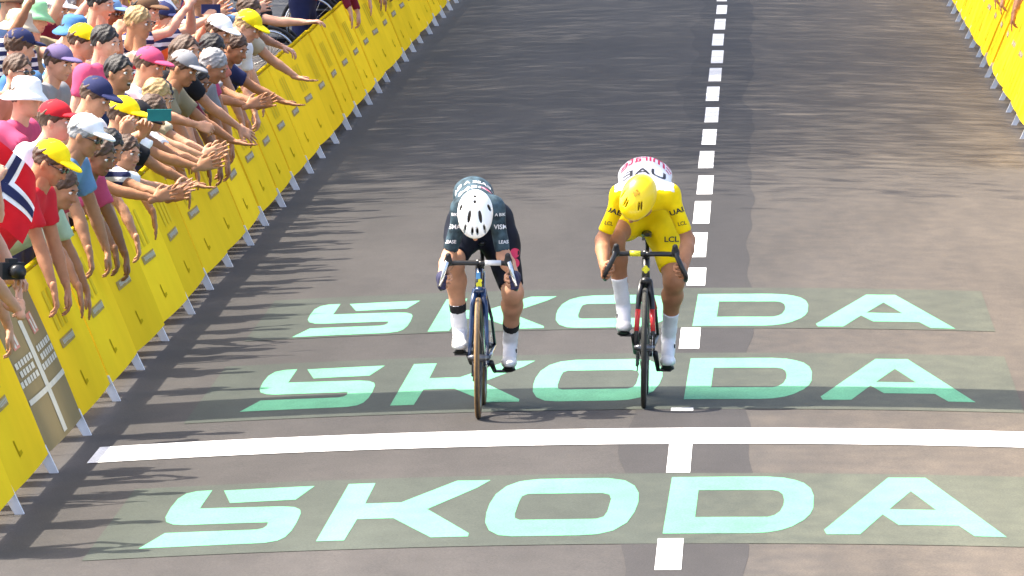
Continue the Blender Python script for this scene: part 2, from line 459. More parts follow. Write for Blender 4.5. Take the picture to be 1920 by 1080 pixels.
LET = {
'S':[(-2.698, 1.5), (-2.775, 1.49), (-2.825, 1.372), (-2.851, 1.074), (-2.857, 0.566), (-2.851, 0.036), (-2.83, -0.242), (-2.786, -0.41), (-2.729, -0.47), (-2.308, -0.52), (-2.304, -0.70), (-2.317, -0.84), (-2.347, -0.90), (-2.798, -0.868), (-2.878, -1.65), (-2.344, -1.65), (-2.267, -1.64), (-2.211, -1.55), (-2.182, -1.372), (-2.166, -1.022), (-2.162, -0.587), (-2.166, -0.068), (-2.180, 0.133), (-2.215, 0.29), (-2.278, 0.36), (-2.702, 0.44)],
'bar':[(-2.635, 1.45), (-2.168, 1.50), (-2.23, 0.72), (-2.562, 0.68)],
'K':[(-1.994, 1.54), (-1.856, 1.54), (-1.861, 0.35), (-1.68, 0.352), (-1.434, 1.55), (-1.261, 1.54), (-1.318, 1.097), (-1.533, -0.072), (-1.285, -1.451), (-1.283, -1.63), (-1.464, -1.63), (-1.686, -0.53), (-1.866, -0.527), (-1.882, -1.66), (-2.018, -1.66)],
'O':[(-1.169, 1.155), (-1.107, 1.427), (-1.013, 1.55), (-0.655, 1.55), (-0.565, 1.402), (-0.511, 1.078), (-0.484, 0.638), (-0.48, 0.116), (-0.492, -0.423), (-0.522, -1.007), (-0.583, -1.431), (-0.658, -1.62), (-0.746, -1.67), (-1.069, -1.67), (-1.136, -1.598), (-1.19, -1.331), (-1.221, -0.892), (-1.23, -0.362), (-1.228, 0.148), (-1.211, 0.696)],
'Oi':[(-1.048, 0.67), (-0.668, 0.66), (-0.632, 0.561), (-0.62, 0.313), (-0.628, -0.409), (-0.642, -0.673), (-0.676, -0.79), (-1.053, -0.79), (-1.079, -0.69), (-1.086, -0.424), (-1.082, 0.206), (-1.074, 0.541)],
'D':[(-0.324, 1.57), (0.089, 1.6), (0.172, 1.6), (0.254, 1.54), (0.309, 1.415), (0.356, 1.227), (0.389, 0.914), (0.402, 0.481), (0.395, -0.203), (0.378, -0.546), (0.346, -0.871), (0.285, -1.236), (0.233, -1.425), (0.168, -1.555), (0.09, -1.6), (-0.342, -1.621)],
'Di':[(-0.182, 0.79), (0.191, 0.80), (0.225, 0.732), (0.245, 0.547), (0.251, 0.24), (0.247, -0.063), (0.229, -0.408), (0.202, -0.616), (0.169, -0.72), (-0.19, -0.736)],
'A':[(0.44, -1.4), (0.451, -1.64), (0.613, -1.62), (0.736, -0.535), (0.807, -1.1), (1.101, -1.08), (1.166, -1.633), (1.321, -1.638), (0.985, 1.62), (0.792, 1.6)],
'Ai':[(0.897, 0.811), (1.006, -0.24), (0.773, -0.24)]}
def letter(name, outs, holes, ou, ow, sw, parent):
    """flat painted glyph cut into strips so that it follows the camber"""
    bm = bmesh.new()
    loops = [outs] + holes
    flat = [p for l in loops for p in l]
    vs = [bm.verts.new((p[0], p[1], 0)) for p in flat]
    for t in tessellate_polygon([[Vector((p[0], p[1], 0)) for p in l] for l in loops]):
        try: bm.faces.new([vs[i] for i in t])
        except ValueError: pass
    for k in range(-14, 8):
        x = k * .2
        bmesh.ops.bisect_plane(bm, geom=bm.verts[:] + bm.edges[:] + bm.faces[:], plane_co=(x, 0, 0), plane_no=(1, 0, 0))
    for v in bm.verts:
        u = v.co.x + ou; w = v.co.y * sw + ow; v.co = (u, w, gz(u) + .0042)
    bmesh.ops.recalc_face_normals(bm, faces=bm.faces)
    me = bpy.data.meshes.new(name); bm.to_mesh(me); bm.free()
    o = obj(name, me, M_MINT, parent); return o
for ow, ou, sw, wa, wb, lb in ((47.87, -.10, 1, 45.75, 49.70, 'large mint green lettering on the road nearest the camera, in front of the finish line'),
                               (56.25, -.06, 1, 53.95, 58.30, 'middle mint green lettering on the road, under both front wheels'),
                               (62.15, -.05, .95, 60.45, 64.30, 'farthest mint green lettering on the road behind the two riders')):
    ad = empty('road_advert', (0, ow, 0), lb, 'road advert', 'painted lettering adverts on the road')
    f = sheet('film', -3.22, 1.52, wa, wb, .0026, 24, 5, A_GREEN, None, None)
    parts = [f] + [letter('letter_s', LET['S'], [], ou, ow, sw, None), letter('letter_s_bar', LET['bar'], [], ou, ow, sw, None),
             letter('letter_k', LET['K'], [], ou, ow, sw, None), letter('letter_o', LET['O'], [LET['Oi']], ou, ow, sw, None),
             letter('letter_d', LET['D'], [LET['Di']], ou, ow, sw, None), letter('letter_a', LET['A'], [LET['Ai']], ou, ow, sw, None)]
    for p in parts: p.parent = ad; p.location = (0, -ow, 0)

# ------------------------------------------------------------------ leaning crowd barriers
BL = 2.47
M_YEL = mat('yellow barrier board', (.93, .60, .025), .8, .05, 1.6, 0, rand=.13, spec=.0)
M_OLV = mat('olive barrier board', (.26, .19, .08), .8, .08, 2, spec=.05)
M_STEEL = mat('galvanised steel', (.62, .62, .63), .4, .12, 12, .1, 40, metal=.55)
M_FOOT = mat('pale grey barrier foot', (.66, .66, .67), .5, .15, 10)
M_TAUPE = mat('taupe printed strip', (.40, .27, .09), .8, .15, 20, spec=0)
M_PALE = mat('pale print on yellow', (.74, .50, .03), .8, .06, 9, spec=0)
M_DKY = mat('dark yellow print', (.52, .34, .01), .8, .1, 9, spec=0)
M_CREAM = mat('cream print', (.55, .50, .36), .6, .08, 9)
M_SALM = mat('salmon print', (.55, .16, .08), .6, .15, 12)
def prof(t):           # (outward, up) of the board at t = 0 bottom .. 1 top
    return .02 + .335 * t - .008 * math.sin(math.pi * t), .105 + .785 * t
def board_pt(s, t, off):
    x, z = prof(t); bow = .010 * (1 - (s / (BL / 2)) ** 2)
    x0, z0 = prof(t - .01); x1, z1 = prof(t + .01); n = Vector((-(z1 - z0), 0, x1 - x0)).normalized()   # towards the road
    return Vector((x - bow, s, z)) + n * off
def board_mesh():
    m = MB(); ns, nt = 10, 8; hl = BL / 2 - .006
    for off, fl in ((0, 0), (-.02, 1)):
        V = [board_pt(-hl + 2 * hl * i / ns, j / nt, off) for j in range(nt + 1) for i in range(ns + 1)]
        m.add(V, [(j * (ns + 1) + i, j * (ns + 1) + i + 1, (j + 1) * (ns + 1) + i + 1, (j + 1) * (ns + 1) + i) for j in range(nt) for i in range(ns)])
    n = (ns + 1) * (nt + 1)
    rim = [i for i in range(ns + 1)] + [j * (ns + 1) + ns for j in range(1, nt + 1)] + [nt * (ns + 1) + i for i in range(ns - 1, -1, -1)] + [j * (ns + 1) for j in range(nt - 1, 0, -1)]
    for k in range(len(rim)):
        a, b = rim[k], rim[(k + 1) % len(rim)]; m.f.append((a, b, b + n, a + n)); m.m.append(0)
    return m.mesh('board', False)
def patch(m, s0, s1, t0, t1, off=.003, shear=0.0, ns=6, nt=2):
    V = []; 
    for j in range(nt + 1):
        for i in range(ns + 1):
            t = t0 + (t1 - t0) * j / nt; V.append(board_pt(s0 + (s1 - s0) * i / ns + shear * (t - t0), t, off))
    return m.add(V, [(j * (ns + 1) + i, j * (ns + 1) + i + 1, (j + 1) * (ns + 1) + i + 1, (j + 1) * (ns + 1) + i) for j in range(nt) for i in range(ns)])
ME_BOARD = board_mesh()
ME_RAIL = MB().tube([(prof(1)[0] + .012, -BL / 2 + .01, prof(1)[1] + .012), (prof(1)[0] + .012, BL / 2 - .01, prof(1)[1] + .012)], .016, 8).mesh('top_rail', True)
ME_FOOT = MB().prism([(-.036, 0), (.012, 0), (.055, .07), (.60, .02), (.60, .045), (.10, .12), (.085, .15), (.035, .15)], 1, -.025, .025).mesh('foot')
_s = MB()
for y in (-BL / 2 + .05, 0, BL / 2 - .05): _s.tube([(.045, y, .12), (.365, y, .88)], .014, 8); _s.tube([(.60, y, .03), (.33, y, .72)], .013, 8)
_s.tube([(.59, -BL / 2 + .05, .04), (.59, BL / 2 - .05, .04)], .013, 8)
ME_BRACE = _s.mesh('rear_brace', True)
_p = MB(); patch(_p, -.15, .80, .445, .51); ME_STRIP = _p.mesh('print_strip')
_p = MB(); rr = random.Random(4)
for k in range(11): a = -.11 + k * .073; patch(_p, a, a + .04, .460 + .008 * rr.random(), .497, .005, 0, 1, 1)
ME_STRIPTX = _p.mesh('print_marks')
ME_TALL = []
for k in range(3): _p = MB(); patch(_p, -.12 + .30 * k, .05 + .30 * k, .56, .84, .003, 0, 3, 4); ME_TALL.append(_p.mesh('tall_print'))
_p = MB(); _p.add([board_pt(s_, t_, .003) for s_, t_ in ((.14, .15), (.34, .14), (.385, .25), (.325, .25), (.30, .172), (.15, .172))], [(0, 1, 4, 5), (1, 2, 3, 4)]); ME_TICK = _p.mesh('tick_print')
def barrier(side, w, label, olive=False, empty_board=False, tilt=0.0):
    u = LEFT_U if side < 0 else RIGHT_U
    b = empty('crowd_barrier', (u, w, gz(u)), label, 'barrier', 'barriers lining the left of the road' if side < 0 else 'barriers lining the right of the road')
    b.rotation_euler = (0, 0, (math.pi if side < 0 else 0) + tilt)
    obj('board', ME_BOARD, M_OLV if olive else M_YEL, b); obj('top_rail', ME_RAIL, M_DKY, b); obj('rear_brace', ME_BRACE, M_STEEL, b)
    f = obj('foot', ME_FOOT, M_FOOT, b); f.location = (0, BL / 2 * (1 if side < 0 else -1), 0)
    if olive:
        p = MB(); patch(p, -.10, .12, .03, .80, .003, 0, 2, 8); p.build('vertical_stripe', M_CREAM, b)
        p = MB(); patch(p, -1.2, 1.2, .315, .35, .005, 0, 8, 1); p.build('cross_stripe', M_CREAM, b)
        p = MB(); r2 = random.Random(8)
        for row, (t0, t1) in enumerate(((.555, .595), (.495, .535), (.435, .475))):
            s = -1.15
            while s < 1.1:
                l = r2.uniform(.09, .16)
                if not -.22 < s < .14: patch(p, s, s + l, t0, t1, .004, 0, 1, 1)
                s += l + .045
        p.build('lettering', M_CREAM, b)['kind'] = 'stuff'
        for s in (-.78, .52):
            p = MB(); patch(p, s, s + .34, .66, .80, .003, .3, 3, 3); q = p.build('emblem', M_SALM, b)
            p = MB(); patch(p, s + .05, s + .15, .68, .79, .0055, .3, 2, 2); patch(p, s + .2, s + .29, .67, .76, .0055, .3, 2, 2); p.build('emblem_mark', M_CREAM, q)
    elif not empty_board:
        q = obj('print_strip', ME_STRIP, M_TAUPE, b); obj('print_marks', ME_STRIPTX, M_CREAM, q)['kind'] = 'stuff'
        [obj('tall_print', q_, M_PALE, b) for q_ in ME_TALL]; obj('tick_print', ME_TICK, M_DKY, b)
    return b
bw = 52.32 - 3 * BL; k = 0; rb = random.Random(3)
nth = lambda n: ordn[n] if n < 20 else 'number %d' % (n + 1)
for i in range(31):
    w = 52.32 + (i - 2) * BL
    if i == 2: lb = 'olive brown barrier board with cream stripes among the yellow ones'
    elif i < 2: lb = 'yellow barrier %s the olive board, at the near left corner' % ('just before' if i == 1 else 'second before')
    else: lb = '%s yellow barrier beyond the olive board on the left' % nth(i - 3).replace('number ', 'number ')
    if i >= 23: lb = '%s from last of the yellow barriers at the far left' % ['seventh', 'sixth', 'fifth', 'fourth', 'third', 'second', 'first', 'very'][i - 23]
    if i == 29: lb = 'last but one yellow barrier at the far left'
    if i == 30: lb = 'last yellow barrier at the far left of the road'
    barrier(-1, w, lb, olive=(i == 2), tilt=rb.uniform(-.012, .012))
for i in range(17):
    w = 83.95 + (i - 1) * BL
    barrier(1, w, '%s yellow barrier along the right edge, counted from the camera' % nth(i), tilt=rb.uniform(-.012, .012))

# ------------------------------------------------------------------ finish gantry overhead (above the frame, throws the shade band across the line)
M_TRUSS = mat('gantry aluminium truss', (.6, .6, .62), .35, .1, 8, metal=.8)
M_GBOARD = mat('gantry board yellow', (.80, .62, .03), .5, .05, 2)
ga = empty('finish_gantry', (-3.0, 55.75, -.04), 'finish gantry spanning the road overhead, just above the picture', 'gantry')
for sx in (-6.2, 7.6):
    m = MB()
    for dx in (-.25, .25):
        for dy in (-.25, .25): m.tube([(sx + dx, dy, 0), (sx + dx, dy, 7.4)], .03, 8)
    for q in range(14):
        z = .3 + q * .5; sgn = 1 if q % 2 else -1
        for d in (-.25, .25):
            m.tube([(sx - .25 * sgn, d, z), (sx + .25 * sgn, d, z + .5)], .014, 6); m.tube([(sx + d, -.25 * sgn, z), (sx + d, .25 * sgn, z + .5)], .014, 6)
    m.box((sx, 0, .02), (.5, .5, .02)); m.build('truss_leg', M_TRUSS, ga, True)
for y in (-.58, .58):
    m = MB(); m.box((.7, y, 6.75), (7.2, .025, .55)); m.build('header_board', M_GBOARD, ga)
m = MB(); m.box((.7, 0, 7.32), (7.3, .72, .03)); m.build('roof_panel', M_TRUSS, ga)
m = MB()
for y in (-.5, .5):
    for z in (6.3, 7.2): m.tube([(-6.4, y, z), (7.8, y, z)], .03, 8)
    for q in range(28):
        x = -6.4 + q * .507; s = 1 if q % 2 else -1; m.tube([(x, y, 6.75 - .45 * s), (x + .507, y, 6.75 + .45 * s)], .014, 6)
m.build('truss_beam', M_TRUSS, ga, True)

# ------------------------------------------------------------------ tall trees behind the crowd (left of the frame), shading the far road
M_LEAF = mat('tree leaves', (.055, .10, .028), .6, .3, 3, rand=.15); M_BARK = mat('tree bark', (.12, .09, .065), .9, .3, 14, .6, 20)
def tree(x, y, h, rad, seed, label):
    r = np.random.default_rng(seed); t = empty('roadside_tree', (x, y, -.05), label, 'tree', 'trees behind the left crowd')
    m = MB(); m.tube([(0, 0, 0), (.05, .1, h * .2), (-.1, .05, h * .5), (.05, 0, h * .85)], [.34, .27, .2, .06], 10)
    ends = []
    for k in range(14):
        a = k * 2.4; z = h * (.22 + .5 * k / 14); L = rad * (.55 + .4 * r.random())
        e = (math.cos(a) * L, math.sin(a) * L, z + L * .55); ends.append(e)
        m.tube([(0, 0, z), (e[0] * .5, e[1] * .5, z + L * .2), e], [.1, .07, .02], 6)
    m.build('trunk', M_BARK, t, True)
    n = 26000
    cl = np.concatenate([np.array(ends), r.normal(0, 1, (60, 3)) * np.array([rad * .5, rad * .5, h * .2]) + np.array([0, 0, h * .62])])
    c = cl[r.integers(0, len(cl), n)] + r.normal(0, 1.7, (n, 3))
    c = c[c[:, 2] > h * .2]; n = len(c)
    a = r.normal(0, 1, (n, 3)); a /= np.linalg.norm(a, axis=1)[:, None]; b = np.cross(a, r.normal(0, 1, (n, 3))); b /= np.linalg.norm(b, axis=1)[:, None]
    s = r.uniform(.085, .175, (n, 1)); V = np.stack([c - a * s, c + b * s * .6, c + a * s, c - b * s * .6], 1).reshape(-1, 3)
    obj('crown', me_from('crown', V, np.arange(4 * n).reshape(-1, 4)), M_LEAF, t)
for i, (x, y, h, rad) in enumerate([(-15.5, 86, 23, 5.2), (-16.5, 95, 31, 6.6), (-15.0, 105, 34, 6.8), (-16.8, 115, 35, 7.0), (-15.2, 126, 34, 6.8), (-17, 137, 35, 7)]):
    tree(x, y, h, rad, 40 + i, '%s tall leafy tree behind the crowd, counted from the finish' % ordn[i])

# ------------------------------------------------------------------ racing bicycles
M_BLK = mat('matt black carbon', (.012, .012, .013), .38, .2, 20, spec=.5)
M_HOOD = mat('black rubber', (.016, .016, .017), .7, .2, 40, .2, 200)
M_CHROME = mat('polished alloy', (.6, .6, .6), .25, .08, 30, metal=.9)
M_STEELD = mat('dark drivetrain steel', (.12, .12, .125), .35, .2, 30, metal=.8)
def smooth_path(pts, n=6):
    P = [Vector(p) for p in pts]; out = []
    for i in range(len(P) - 1):
        p0, p1, p2, p3 = P[max(i - 1, 0)], P[i], P[i + 1], P[min(i + 2, len(P) - 1)]
        for k in range(n):
            t = k / n
            out.append(.5 * ((2 * p1) + (p2 - p0) * t + (2 * p0 - 5 * p1 + 4 * p2 - p3) * t * t + (3 * p1 - p0 - 3 * p2 + p3) * t ** 3))
    out.append(P[-1]); return out
def disc_patch(m, c, r, n=14, axis=1, sx=1, sz=1):
    V = [(c[0] + r * sx * math.cos(2 * math.pi * k / n), c[1], c[2] + r * sz * math.sin(2 * math.pi * k / n)) for k in range(n)]
    V2 = [(p[0], p[1] + .006, p[2]) for p in V]
    return m.add(V + V2, [tuple(range(n))] + [(k, (k + 1) % n, (k + 1) % n + n, k + n) for k in range(n)])
def bicycle(loc, label, st):
    b = empty('racing_bicycle', loc, label, 'bicycle', 'the two racing bicycles'); b.rotation_euler = (0, st.get('lean', 0), 0)
    WR = .34
    def wheel(y, rear):
        w = empty('wheel', (0, y, WR), None, None); w.parent = b
        MB().torus((0, 0, 0), WR - .0155, .0155, 72, 12).build('tyre', st['tyre'], w, True)
        tr = MB()                                                     # worn centre tread
        tr.torus((0, 0, 0), WR - .0105, .0112, 72, 10, squash=.95); tr.build('tread', st['tread'], w, True)
        rm = MB(); n = 64; prof_ = [(-.012, WR - .028), (-.0145, WR - .045), (-.012, WR - .075), (0, WR - .088), (.012, WR - .075), (.0145, WR - .045), (.012, WR - .028)]
        V = []; F = []; k = len(prof_)
        for i in range(n):
            t = 2 * math.pi * i / n
            for x, r in prof_: V.append((x, r * math.cos(t), r * math.sin(t)))
        for i in range(n):
            for j in range(k): F.append((i * k + j, i * k + (j + 1) % k, ((i + 1) % n) * k + (j + 1) % k, ((i + 1) % n) * k + j))
        rm.add(V, F).build('rim', M_BLK, w, True)
        MB().tube([(-.06, 0, 0), (-.03, 0, 0), (.03, 0, 0), (.06, 0, 0)], [.012, .022, .022, .012], 14).build('hub', M_STEELD, w, True)
        sp = MB()
        for i in range(20):
            t = 2 * math.pi * i / 20; sx = (-1) ** i * .032; t2 = t + .35 * (1 if (i // 2) % 2 else -1)
            sp.tube([(sx, .022 * math.cos(t2), .022 * math.sin(t2)), (0, (WR - .085) * math.cos(t), (WR - .085) * math.sin(t))], .0013, 4, cap=False)
        so = sp.build('spokes', M_BLK, w); so['kind'] = 'stuff'
        dr = MB(); dr.torus((.045, 0, 0), .068, .006, 40, 6, squash=.2); dr.build('brake_disc', M_CHROME, w, True)
        if rear:
            cs = MB()
            for i in range(8): cs.tube([(-.018 - i * .0042, 0, 0), (-.020 - i * .0042, 0, 0)], .060 - i * .0047, 28)
            cs.build('cassette', M_STEELD, w)
    wheel(0, False); wheel(.985, True)
    fr = MB(); BBp = (0, .585, .272); hb = (0, .152, .705); ht = (0, .188, .825); st_top = (0, .733, .78)
    fr.tube([hb, (0, .17, .765), ht], [.029, .026, .028], 16, flat=(.86, 1.2, 1))
    fr.tube([(0, .165, .725), (0, .36, .50), BBp], [.027, .026, .029], 14, flat=(.85, 1.15, 1.15))
    fr.tube([(0, .188, .805), (0, .45, .80), st_top], [.022, .018, .016], 12); fr.tube([BBp, (0, .66, .53), st_top], [.025, .02, .018], 12)
    for s in (-1, 1):
        fr.tube([(s * .02, .61, .272), (s * .045, .75, .30), (s * .066, .985, .34)], [.016, .012, .010], 10)
        fr.tube([(s * .012, .722, .68), (s * .052, .86, .50), (s * .066, .985, .34)], [.011, .009, .009], 10)
    fr.tube([(-.045, .585, .272), (.045, .585, .272)], .023, 16)
    fo = fr.build('frame', st['frame'], b, True)
    em = MB(); yy = .100
    for dx, dz, r in st['emblem']: disc_patch(em, (dx, .158 - (.80 - dz) * -.0 + (dz - .705) * .3 - .047, dz), r)
    em.build('head_badge', st['badge'], fo)
    if 'flash' in st:
        for s in (-1, 1): MB().tube([(s * .029, .79, .592), (s * .051, .855, .507)], .0125, 10).build('colour_flash', st['flash'], fo, True)
    if 'blue_patch' in st:
        MB().box((-.004, .111, .795), (.012, .006, .018)).build('head_patch', st['blue_patch'], fo)
    fk = MB()
    fk.tube([(0, .135, .69), (0, .152, .72)], [.036, .031], 16, flat=(1, 1.1, 1))
    for s in (-1, 1): fk.tube([(s * .018, .142, .715), (s * .037, .115, .62), (s * .045, .06, .47), (s * .050, 0, .34)], [.021, .0165, .0125, .0095], 10)
    fo2 = fk.build('fork', st['fork'], b, True)
    if 'flash' in st:
        for s in (-1, 1): MB().tube([(s * .0405, .089, .55), (s * .0465, .043, .43)], [.0165, .0135], 10).build('colour_flash', st['flash'], fo2, True)
    hx = .172; dxx = st['flare']
    MB().tube([ht, (0, .185, .85)], .022, 12).tube([(0, .19, .852), (0, .12, .862), (0, .085, .866)], [.021, .018, .022], 12).build('stem', M_BLK, b, True)
    hbm = MB()
    for s in (-1, 1):
        hbm.tube(smooth_path([(0, .085, .866), (s * .10, .085, .868), (s * (hx - .02), .075, .866), (s * hx, .03, .862), (s * (hx + .012), -.015, .845), (s * (hx + dxx * .6), -.034, .80), (s * (hx + dxx), -.015, .755), (s * (hx + dxx), .035, .728), (s * (hx + dxx), .115, .722)], 5), .0145, 10)
    ho = hbm.build('handlebar', M_BLK, b, True)
    if 'bar_band' in st:
        a, c, mm = st['bar_band']; MB().tube([(a, .0835, .868), (c, .0835, .868)], .0158, 10).build('bar_band', mm, ho, True)
    for s in (-1, 1):
        v = Vol(); v.cone((s * hx, .035, .868), (s * (hx - .004), -.045, .886), .019, .021, k=.01); v.cone((s * (hx - .004), -.045, .886), (s * (hx - .006), -.062, .918), .020, .016, k=.012)
        p, f = v.mesh(.005); hd = obj('brake_hood', me_from('brake_hood', p, f, None, True), M_HOOD, b)
        MB().tube(smooth_path([(s * hx, -.06, .888), (s * (hx + .012), -.077, .845), (s * (hx + dxx * .75), -.080, .79), (s * (hx + dxx + .006), -.066, .745)], 4), [.010] * 6 + [.0085] * 4 + [.007] * 3, 8, flat=(1.25, .6, 1)).build('brake_lever', st['lever'], hd, True)
    MB().tube([(0, .728, .76), (0, .782, .93)], .0155, 12, flat=(.8, 1.2, 1)).build('seat_post', M_BLK, b, True)
    v = Vol(); v.cone((0, .62, .945), (0, .74, .95), .022, .038, k=.03, wd=(1, 0, 0), flat=.6); v.cone((0, .74, .95), (0, .86, .955), .045, .072, k=.03, wd=(1, 0, 0), flat=.42)
    p, f = v.mesh(.007); sa = obj('saddle', me_from('saddle', p, f, None, True), M_BLK, b)
    MB().tube([(-.02, .66, .93), (-.022, .76, .918), (-.02, .84, .94)], .004, 6).tube([(.02, .66, .93), (.022, .76, .918), (.02, .84, .94)], .004, 6).box((0, .765, .915), (.03, .03, .012)).build('saddle_rails', M_STEELD, sa)
    cr = MB()
    for i, (x, r) in enumerate(((-.044, .108), (-.050, .082))): cr.torus((x, .585, .272), r - .008, .009, 48, 6, squash=.25)
    for k in range(4):
        a = math.pi * (k / 2 + .25); cr.tube([(-.047, .585, .272), (-.047, .585 + .1 * math.cos(a), .272 + .1 * math.sin(a))], .008, 6)
    cr.build('chainring', M_STEELD, b, True)
    an = st['crank']
    for s in (-1, 1):
        q = s * -1
        ty, tz = .585 - q * .1725 * math.cos(an), .272 + q * .1725 * math.sin(an)
        ca = MB().tube([(s * .055, .585, .272), (s * .072, ty, tz)], [.016, .012], 10).build('crank_arm', M_BLK, b, True)
        MB().box((s * .112, ty, tz), (.034, .032, .007)).tube([(s * .07, ty, tz), (s * .10, ty, tz)], .006, 8).build('pedal', M_BLK, ca)
    ch = MB(); ch.tube([(-.046, .585, .375), (-.042, .985, .385)], .004, 6).tube([(-.046, .585, .169), (-.045, .955, .20), (-.044, .99, .21)], .004, 6); ch.build('chain', M_STEELD, b)
    MB().box((-.05, .985, .295), (.012, .014, .03)).box((-.045, .965, .225), (.006, .014, .05)).tube([(-.052, .975, .19), (-.040, .975, .19)], .022, 14).tube([(-.052, .985, .26), (-.040, .985, .26)], .02, 14).build('rear_derailleur', M_BLK, b)
    return b

M_TAN = mat('tan tyre wall', (.22, .13, .05), .75, .2, 30); M_TREAD = mat('dusty dark tread', (.075, .055, .038), .85, .25, 50, .2, 200)
M_TYB = mat('black tyre wall', (.02, .02, .018), .75, .2, 30); M_TREADB = mat('black tread', (.035, .034, .027), .85, .25, 50, .2, 200)
M_NAVYF = mat('navy blue frame paint', (.007, .018, .045), .25, .1, 8, spec=.5, coat=.6); M_BLUEF = mat('blue fork paint', (.010, .032, .095), .25, .15, 12, spec=.5, coat=.6)
M_BADGE = mat('yellow badge', (.75, .70, .03), .4, .05, 9); M_REDF = mat('red frame flash', (.55, .03, .03), .35, .1, 9)
R1 = (-1.542, 53.50, gz(-1.542)); R2 = (-.624, 54.06, gz(-.624))
bicycle(R1, 'racing bicycle with tan tyres and blue fork under the rider in white helmet',
        dict(tyre=M_TAN, tread=M_TREAD, frame=M_NAVYF, fork=M_BLUEF, badge=M_BADGE, emblem=[(0, .742, .017), (.006, .765, .012)], crank=.36, flare=.036, lean=0.0,
             lever=M_CHROME, bar_band=(.035, .125, mat('white bar print', (.7, .7, .7), .4)), blue_patch=mat('light blue patch', (.12, .35, .62), .4)))
bicycle(R2, 'black racing bicycle with yellow clover badge under the rider in yellow',
        dict(tyre=M_TYB, tread=M_TREADB, frame=M_BLK, fork=M_BLK, badge=M_BADGE, emblem=[(0, .788, .0105), (0, .764, .0105), (-.0115, .776, .0105), (.0115, .776, .0105)], crank=.68, flare=.055, lean=.012,
             lever=M_BLK, flash=M_REDF, bar_band=(-.09, -.03, M_BADGE)))

# ------------------------------------------------------------------ riders
SKINS = [mat('light tanned skin', (.50, .26, .155), .6, .14, 16, .12, 70, sss=.10, spec=.25), mat('tan skin', (.37, .175, .090), .6, .14, 16, .12, 70, sss=.10, spec=.25),
         mat('fair pink skin', (.56, .30, .20), .6, .14, 16, .12, 70, sss=.10, spec=.25), mat('brown skin', (.23, .108, .056), .6, .14, 16, .12, 70, sss=.08, spec=.25)]
M_EYE = mat('eye white', (.75, .72, .68), .3, .02); M_DARK = mat('dark brown detail', (.02, .013, .01), .5, .1); M_LIP = mat('lips', (.42, .14, .12), .5, .05)

def text_mesh(name, body, size, bold=0.0):
    cu = bpy.data.curves.new(name, 'FONT'); cu.body = body; cu.size = size; cu.align_x = 'CENTER'; cu.align_y = 'CENTER'; cu.offset = bold; cu.resolution_u = 3
    o = bpy.data.objects.new(name, cu); C.objects.link(o)
    dg = bpy.context.evaluated_depsgraph_get(); me = bpy.data.meshes.new_from_object(o.evaluated_get(dg))
    bpy.data.objects.remove(o); bpy.data.curves.remove(cu)
    bm = bmesh.new(); bm.from_mesh(me); bmesh.ops.triangulate(bm, faces=bm.faces)
    for _ in range(3):
        e = [x for x in bm.edges if x.calc_length() > size * .22]
        if e: bmesh.ops.subdivide_edges(bm, edges=e, cuts=1); bmesh.ops.triangulate(bm, faces=bm.faces)
    return bm, me
def wrap_text(name, body, size, bvh, origin, xdir, ydir, ray, material, parent, bold=0.0, sx=1.0, off=.003):
    """lettering laid on to a garment: glyphs on a plane, dropped along ray on to the cloth"""
    bm, me = text_mesh(name, body, size, bold); X = Vector(xdir).normalized(); Y = Vector(ydir).normalized(); r = Vector(ray).normalized(); O = Vector(origin)
    dead = []
    for v in bm.verts:
        p = O + X * v.co.x * sx + Y * v.co.y
        h = bvh.ray_cast(p, r, 1.2)
        if h[0] is None: dead.append(v)
        else: v.co = h[0] - r * off
    if dead: bmesh.ops.delete(bm, geom=dead, context='VERTS')
    bm.to_mesh(me); bm.free()
    if len(me.polygons): me.materials.clear(); return obj(name, me, material, parent)
def bvh_of(v, f): return BVHTree.FromPolygons([tuple(p) for p in v], [tuple(q) for q in f])

def helmet(parent, M, mshell, mdark, style):
    if style == 2: mdark = mat('dark gold liner', (.16, .095, .004), .6)
    v = Vol()
    v.ell((0, -.018, .03), (.100, .132, .098)); v.ell((0, .05, .04), (.078, .085, .062), k=.03)
    v.cut((0, 0, -.012), (0, -.12, -1), .4)
    if style == 1:
        slots = [(s * .030, .030, .10, .010, .036) for s in (-1, 1)] + [(s * .014, .105, .075, .0075, .020) for s in (-1, 1)] + [(s * .055, .090, .07, .0075, .024) for s in (-1, 1)] + \
                [(0, -.052, .14, .0095, .012), (0, -.088, .12, .010, .008)] + [(s * .078, -.030, .08, .008, .020) for s in (-1, 1)]
    else:
        slots = [(-.050, .055, .10, .0048, .026), (-.038, .064, .10, .0048, .024), (.030, .074, .10, .0048, .022), (.043, .064, .10, .0048, .024), (.075, .02, .08, .004, .026)]
    for x, y, z, rx, ry in slots:
        a = math.atan2(x, .2) * 1.0; M3 = np.array([[math.cos(a), math.sin(a), 0], [-math.sin(a), math.cos(a), 0], [0, 0, 1]])
        v.ell((x, y, z), (rx, ry, .05), M3, op=1)
    p, f = v.mesh(.0042)
    o = obj('helmet', me_from('helmet', p, f, None, True), mshell, parent); o.matrix_local = Matrix(M.tolist())
    p2 = sphere((0, -.018, .022), (.092, .123, .099), 14)
    v2 = p2[0]; keep = v2[:, 2] > -.02; fk = p2[1][keep[p2[1]].all(1)]
    l = obj('helmet_liner', me_from('helmet_liner', v2, fk, None, True), mdark, o)
    return o, bvh_of(p, f)

